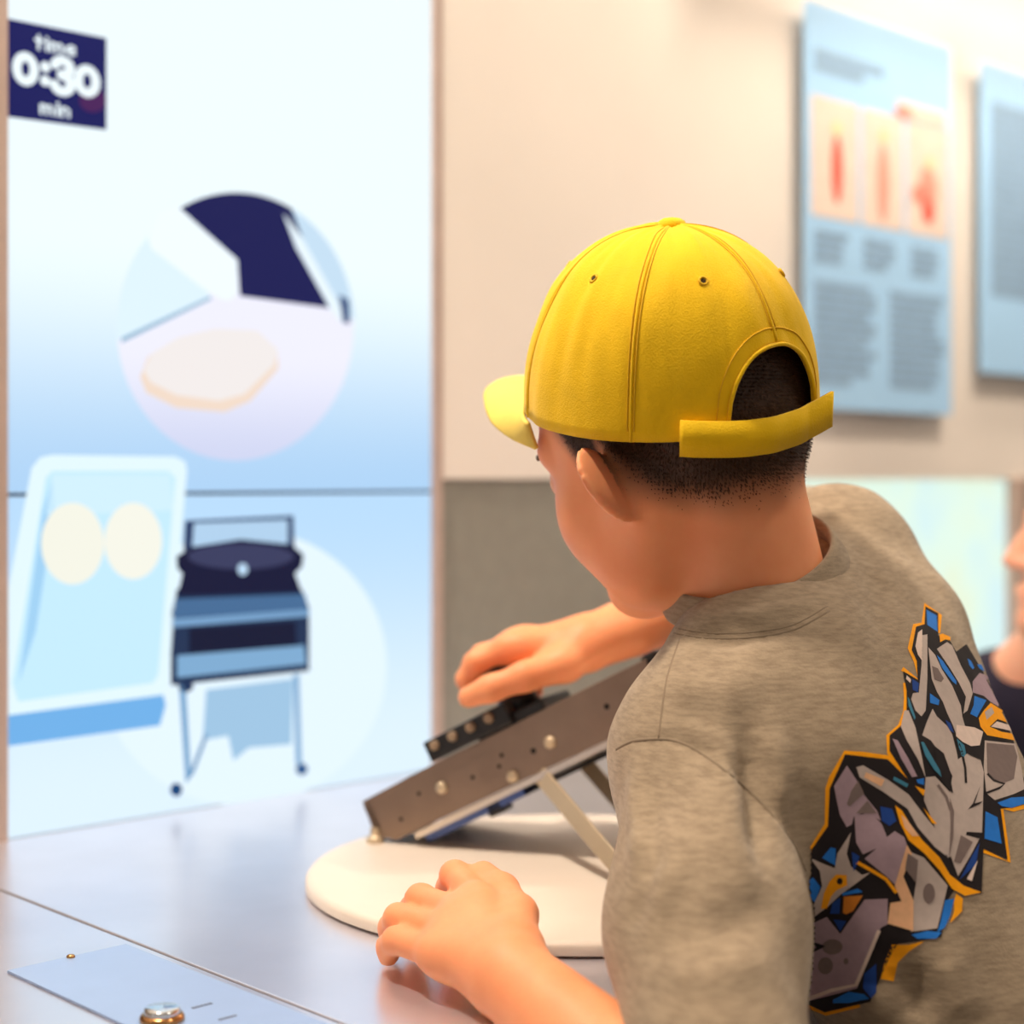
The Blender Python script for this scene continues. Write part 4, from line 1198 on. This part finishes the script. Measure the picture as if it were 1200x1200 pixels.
PR = []
PR += [('O', 0, ribbon(q, w)) for q, w in (
    ([(1099, 742), (1101, 722), (1084, 709), (1082, 731), (1072, 733), (1066, 760), (1073, 775), (1077, 798), (1057, 784)], 2.6),
    ([(1061, 800), (1062, 818), (1061, 834), (1055, 851), (1041, 863), (1042, 882), (1062, 912)], 3.0),
    ([(1066, 914), (1040, 888), (1012, 884), (991, 882), (974, 912), (970, 924), (969, 966), (949, 998), (932, 993)], 3.0),
    ([(1206, 944), (1187, 949), (1173, 948), (1182, 1010), (1152, 997)], 2.4),
    ([(939, 1148), (940, 1165), (947, 1179), (968, 1188), (1008, 1178)], 2.2))]
PR += [('K', 1, SIL)]
for c, l, p in (
    ('L', 2, [(1075, 742), (1080, 738), (1080, 775), (1075, 768), (1072, 758)]),
    ('G', 2, [(1080, 745), (1086, 744), (1086, 793), (1084, 833), (1079, 840), (1072, 833), (1067, 820), (1069, 813), (1076, 812), (1077, 801), (1079, 780)]),
    ('B', 2, [(1085, 715), (1097, 722), (1098, 741), (1086, 733)]),
    ('G', 2, [(1087, 759), (1089, 777), (1091, 796), (1097, 811), (1104, 823), (1109, 836), (1116, 851), (1120, 862), (1133, 862), (1127, 841), (1125, 827), (1115, 804), (1103, 785), (1095, 768)]),
    ('D', 3, [(1091, 781), (1098, 784), (1105, 796), (1102, 800), (1094, 797)]),
    ('B', 2, [(1097, 768), (1104, 775), (1120, 799), (1120, 803), (1115, 799), (1103, 783)]),
    ('G', 2, [(1097, 761), (1109, 753), (1115, 757), (1125, 780), (1136, 801), (1139, 813), (1133, 833), (1128, 837), (1131, 817), (1123, 801), (1112, 783)]),
    ('O', 2, [(1100, 744), (1104, 743), (1113, 747), (1113, 751), (1107, 750), (1101, 753)]),
    ('B', 2, [(1133, 772), (1137, 775), (1141, 783), (1139, 785), (1135, 780)]), ('B', 2, [(1144, 779), (1149, 779), (1153, 787), (1147, 784)]),
    ('V', 2, [(1139, 799), (1147, 789), (1156, 792), (1165, 811), (1175, 832), (1160, 823), (1152, 816), (1139, 812)]),
    ('B', 2, [(1141, 816), (1155, 821), (1147, 835), (1144, 841), (1136, 837), (1140, 827)]),
    ('O', 2, [(1160, 824), (1177, 835), (1182, 848), (1168, 843), (1159, 852), (1173, 858), (1185, 860), (1188, 868), (1156, 862), (1148, 852), (1146, 842), (1152, 833)]),
    ('G', 3, [(1153, 835), (1161, 829), (1164, 836), (1155, 844)]), ('L', 3, [(1160, 852), (1167, 846), (1181, 850), (1184, 857)]),
    ('N', 2, [(1068, 796), (1076, 801), (1075, 812), (1069, 809)]), ('L', 2, [(1062, 792), (1067, 797), (1066, 801), (1061, 796)]),
    ('T', 2, [(1063, 817), (1065, 820), (1072, 841), (1071, 844), (1064, 828)]),
    ('G', 2, [(1059, 833), (1064, 833), (1072, 853), (1074, 862), (1080, 890), (1084, 912), (1075, 890), (1062, 868), (1055, 852)]),
    ('V', 3, [(1045, 866), (1051, 868), (1064, 890), (1074, 910), (1068, 911), (1055, 889)]),
    ('G', 2, [(1092, 831), (1097, 840), (1109, 851), (1115, 861), (1120, 881), (1123, 897), (1118, 915), (1113, 905), (1105, 883), (1095, 875), (1090, 868), (1080, 862), (1085, 847)]),
    ('B', 2, [(1089, 813), (1100, 821), (1099, 827), (1089, 824)]), ('N', 2, [(1107, 844), (1113, 848), (1117, 859), (1112, 856)]),
    ('L', 3, [(1120, 850), (1141, 853), (1151, 858), (1147, 874), (1137, 875), (1127, 870), (1119, 863)]),
    ('G', 2, [(1153, 868), (1189, 872), (1196, 900), (1200, 925), (1187, 931), (1165, 938), (1155, 930), (1152, 900)]),
    ('D', 3, [(1155, 871), (1187, 874), (1191, 887), (1187, 913), (1175, 918), (1164, 914), (1156, 906)]),
    ('K', 3, ribbon([(1156, 907), (1164, 915), (1176, 919), (1170, 924), (1154, 930)], 1.3)),
    ('B', 2, [(1168, 941), (1184, 935), (1200, 934), (1200, 942), (1185, 947), (1173, 945)]),
    ('B', 2, [(1154, 951), (1168, 958), (1173, 989), (1153, 983)]),
    ('G', 2, [(1084, 911), (1095, 910), (1112, 928), (1116, 905), (1122, 890), (1135, 882), (1148, 890), (1152, 905), (1151, 945), (1150, 976), (1132, 975), (1125, 1000), (1110, 1005), (1100, 985), (1092, 962), (1082, 938)]),
    ('K', 3, [(1093, 874), (1103, 886), (1112, 909), (1116, 930), (1109, 925), (1093, 903), (1080, 877), (1077, 869), (1085, 879), (1097, 893)]),
    ('T', 4, [(1078, 870), (1081, 870), (1090, 886), (1100, 903), (1102, 911), (1093, 902), (1083, 886)]),
    ('K', 3, [(1133, 949), (1139, 942), (1148, 921), (1141, 942), (1151, 939), (1147, 943)]),
    ('K', 3, ribbon([(1120, 866), (1126, 882), (1130, 900), (1131, 918)], 1.4)), ('T', 3, [(1120, 866), (1129, 874), (1131, 884), (1127, 890), (1123, 878)]),
    ('K', 4, [(1132, 880), (1147, 887), (1148, 891), (1133, 884)]),
    ('D', 3, [(1112, 935), (1117, 951), (1116, 983), (1111, 1007), (1113, 970)]), ('D', 3, ribbon([(1098, 920), (1108, 934), (1113, 950)], 1.5)),
    ('G', 2, [(1113, 1002), (1122, 1027), (1137, 1002), (1147, 983), (1123, 977), (1112, 975)]),
    ('D', 3, [(1125, 979), (1139, 987), (1125, 1012), (1117, 1010)]),
    ('K', 4, [(1135, 975), (1148, 977), (1145, 983)]), ('N', 2, [(1138, 1004), (1147, 988), (1143, 1013), (1124, 1031)]), ('L', 3, [(1145, 1008), (1138, 1033), (1132, 1030)]),
    ('O', 4, [(1048, 944), (1056, 950), (1065, 965), (1080, 985), (1100, 1005), (1112, 1025), (1128, 1038), (1149, 1046), (1130, 1050), (1115, 1042), (1100, 1020), (1082, 1000), (1064, 985), (1054, 965)]),
    ('A', 5, [(1055, 955), (1061, 960), (1076, 980), (1068, 980), (1059, 970)]),
    ('O', 4, [(1081, 947), (1097, 966), (1091, 965)]), ('O', 4, [(1071, 921), (1083, 926), (1081, 933)]),
    ('G', 2, [(1003, 899), (1011, 897), (1040, 914), (1064, 931), (1082, 955), (1106, 984), (1108, 1003), (1095, 993), (1075, 970), (1063, 948), (1033, 927), (1007, 911)]),
    ('A', 3, [(1014, 905), (1036, 914), (1032, 922), (1012, 911)]),
    ('T', 2, [(1047, 910), (1064, 919), (1062, 923), (1046, 914)]), ('B', 2, [(1073, 914), (1082, 912), (1082, 920), (1075, 918)]),
    ('V', 2, [(977, 921), (992, 897), (1003, 914), (1011, 930), (1027, 950), (1032, 962), (1024, 957), (1010, 953), (1000, 957), (998, 966), (992, 969), (984, 955), (980, 937)]),
    ('D', 3, [(1005, 915), (1012, 930), (995, 945), (992, 942), (997, 927)]), ('D', 3, [(1016, 938), (1027, 953), (1003, 953)]),
    ('N', 2, [(1031, 945), (1045, 948), (1050, 962), (1042, 968), (1033, 962)]),
    ('V', 2, [(1001, 955), (1021, 953), (1033, 966), (1039, 981), (1048, 974), (1059, 981), (1064, 995), (1056, 1030), (1050, 1038), (1040, 1028), (1013, 1006), (1027, 994), (1011, 1001), (1003, 987)]),
    ('A', 3, [(1062, 990), (1068, 1000), (1058, 1027), (1070, 1055), (1070, 1091), (1040, 1082), (1043, 1058), (1056, 1056), (1048, 1038)]),
    ('G', 2, [(1063, 997), (1082, 1005), (1110, 1038), (1098, 1088), (1067, 1092), (1070, 1055), (1073, 1035)]),
    ('D', 4, [(1063, 1000), (1075, 1008), (1073, 1035), (1060, 1018)]), ('D', 3, ell_pts(1088, 1047, 7, 12, 16)),
    ('B', 2, [(1107, 1055), (1118, 1053), (1113, 1073), (1107, 1087), (1098, 1093), (1102, 1080)]), ('B', 2, [(1068, 1095), (1087, 1091), (1103, 1093), (1097, 1100), (1075, 1100)]),
    ('O', 1, [(1120, 1047), (1128, 1053), (1127, 1068), (1113, 1082), (1118, 1067), (1117, 1058)]),
    ('O', 1, [(1045, 1107), (1065, 1107), (1083, 1103), (1065, 1115), (1052, 1128), (1047, 1150), (1032, 1147), (1037, 1127)]),
    ('G', 3, [(997, 975), (992, 1000), (997, 1015), (1010, 1025), (1020, 1022), (1003, 1035), (985, 1048), (970, 1062), (948, 1078), (944, 1083), (955, 1055), (963, 1038), (960, 1020), (948, 1005), (965, 1012), (978, 1017), (981, 1000)]),
    ('B', 2, [(963, 1005), (973, 993), (979, 994), (979, 1014)]), ('N', 4, [(998, 998), (1007, 1003), (1005, 1011), (1000, 1021)]),
    ('B', 2, [(936, 1036), (952, 1028), (961, 1039), (956, 1054), (944, 1074), (936, 1050)]),
    ('O', 4, [(965, 1046), (972, 1032), (980, 1024), (992, 1025), (993, 1037), (980, 1043), (974, 1050), (969, 1064), (962, 1064)]), ('K', 5, ell_pts(984, 1032, 3.5, 4, 12)),
    ('B', 4, [(987, 1046), (1005, 1041), (1011, 1045), (987, 1049)]), ('N', 4, [(976, 1057), (985, 1051), (984, 1070), (973, 1070)]),
    ('R', 4, [(989, 1050), (1011, 1049), (1000, 1067), (992, 1071), (988, 1069)]), ('N', 2, [(977, 1077), (992, 1079), (985, 1091)]),
    ('O', 4, ribbon([(1004, 1010), (1020, 1019), (1038, 1030), (1050, 1046)], 2.0)),
    ('V', 2, [(944, 1085), (969, 1074), (985, 1094), (1013, 1054), (1040, 1053), (1040, 1083), (1032, 1087), (1005, 1158), (947, 1173), (942, 1146), (940, 1110)]),
    ('L', 3, ribbon([(1030, 1090), (1004, 1154), (975, 1160), (948, 1170)], 2.2)),
    ('D', 3, ell_pts(976, 1109, 12, 9, 18)), ('D', 3, ell_pts(968, 1131, 9, 10, 18)), ('K', 4, [(946, 1100), (968, 1108), (948, 1118), (958, 1109)]), ('D', 3, ell_pts(992, 1126, 3, 4, 10)),
    ('B', 2, [(977, 1171), (995, 1162), (1013, 1165), (1019, 1170), (995, 1175), (977, 1175)]), ('N', 2, [(1013, 1141), (1027, 1129), (1027, 1163), (1021, 1170), (1012, 1158)])):
    PR.append((c, l, p))


def fill2d(poly, step=3.2):
    pts = [Vector(q) for q in dense(list(poly) + [poly[0]], step)[:-1]]; n = len(pts)
    xs = [p.x for p in pts]; ys = [p.y for p in pts]
    extra = []
    y = min(ys) + step * .5; r = 0
    while y < max(ys):
        x = min(xs) + step * (.5 if r % 2 else 1.0)
        while x < max(xs):
            # keep grid points well inside
            ins = False; j = n - 1; near = 1e9
            for i in range(n):
                a, b = pts[i], pts[j]
                if (a.y > y) != (b.y > y) and x < (b.x - a.x) * (y - a.y) / (b.y - a.y) + a.x: ins = not ins
                near = min(near, (a.x - x) ** 2 + (a.y - y) ** 2); j = i
            if ins and near > (step * .5) ** 2: extra.append(Vector((x, y)))
            x += step
        y += step; r += 1
    v, e, f, *_ = delaunay_2d_cdt(pts + extra, [], [list(range(n))], 1, 1e-4)
    return v, f


SLEEVE = (sle, ACL)
for c, l, poly in PR:
    v2d, f2d = fill2d(poly)
    P3 = []
    for q in v2d:
        h_ = hit(q.x, q.y)
        ok = h_[0] is not None
        if ok:
            # ink only on the back panel, not on the sleeve in front of it
            dd = (h_[0] - ACL).dot((ELL - ACL).normalized()); perp = ((h_[0] - ACL) - (ELL - ACL).normalized() * dd).length
            if h_[0].y < .92 and perp < .0535: ok = False
        P3.append(h_[0] + h_[1] * (.00025 + .00016 * l) if ok else None)
    V_, F_ = [], []
    base = len(V_); mp_ = {}
    for tri in f2d:
        if any(P3[i] is None for i in tri): continue
        if max((P3[tri[i]] - P3[tri[(i + 1) % len(tri)]]).length for i in range(len(tri))) > .03: continue
        o_ = []
        for i in tri:
            if i not in mp_: mp_[i] = len(V_); V_.append(P3[i])
            o_.append(mp_[i])
        V0, V1, V2_ = (V_[o_[0]], V_[o_[1]], V_[o_[2]])
        if (V1 - V0).cross(V2_ - V0).dot(V0 - CAMP) > 0: o_ = o_[::-1]
        F_.append(tuple(o_))
    if F_: mesh(NAMES[c], V_, F_, mat('ink_' + NAMES[c], INK[c], .75, var=.06, scale=200, spec=.2), shirt, smooth=True)
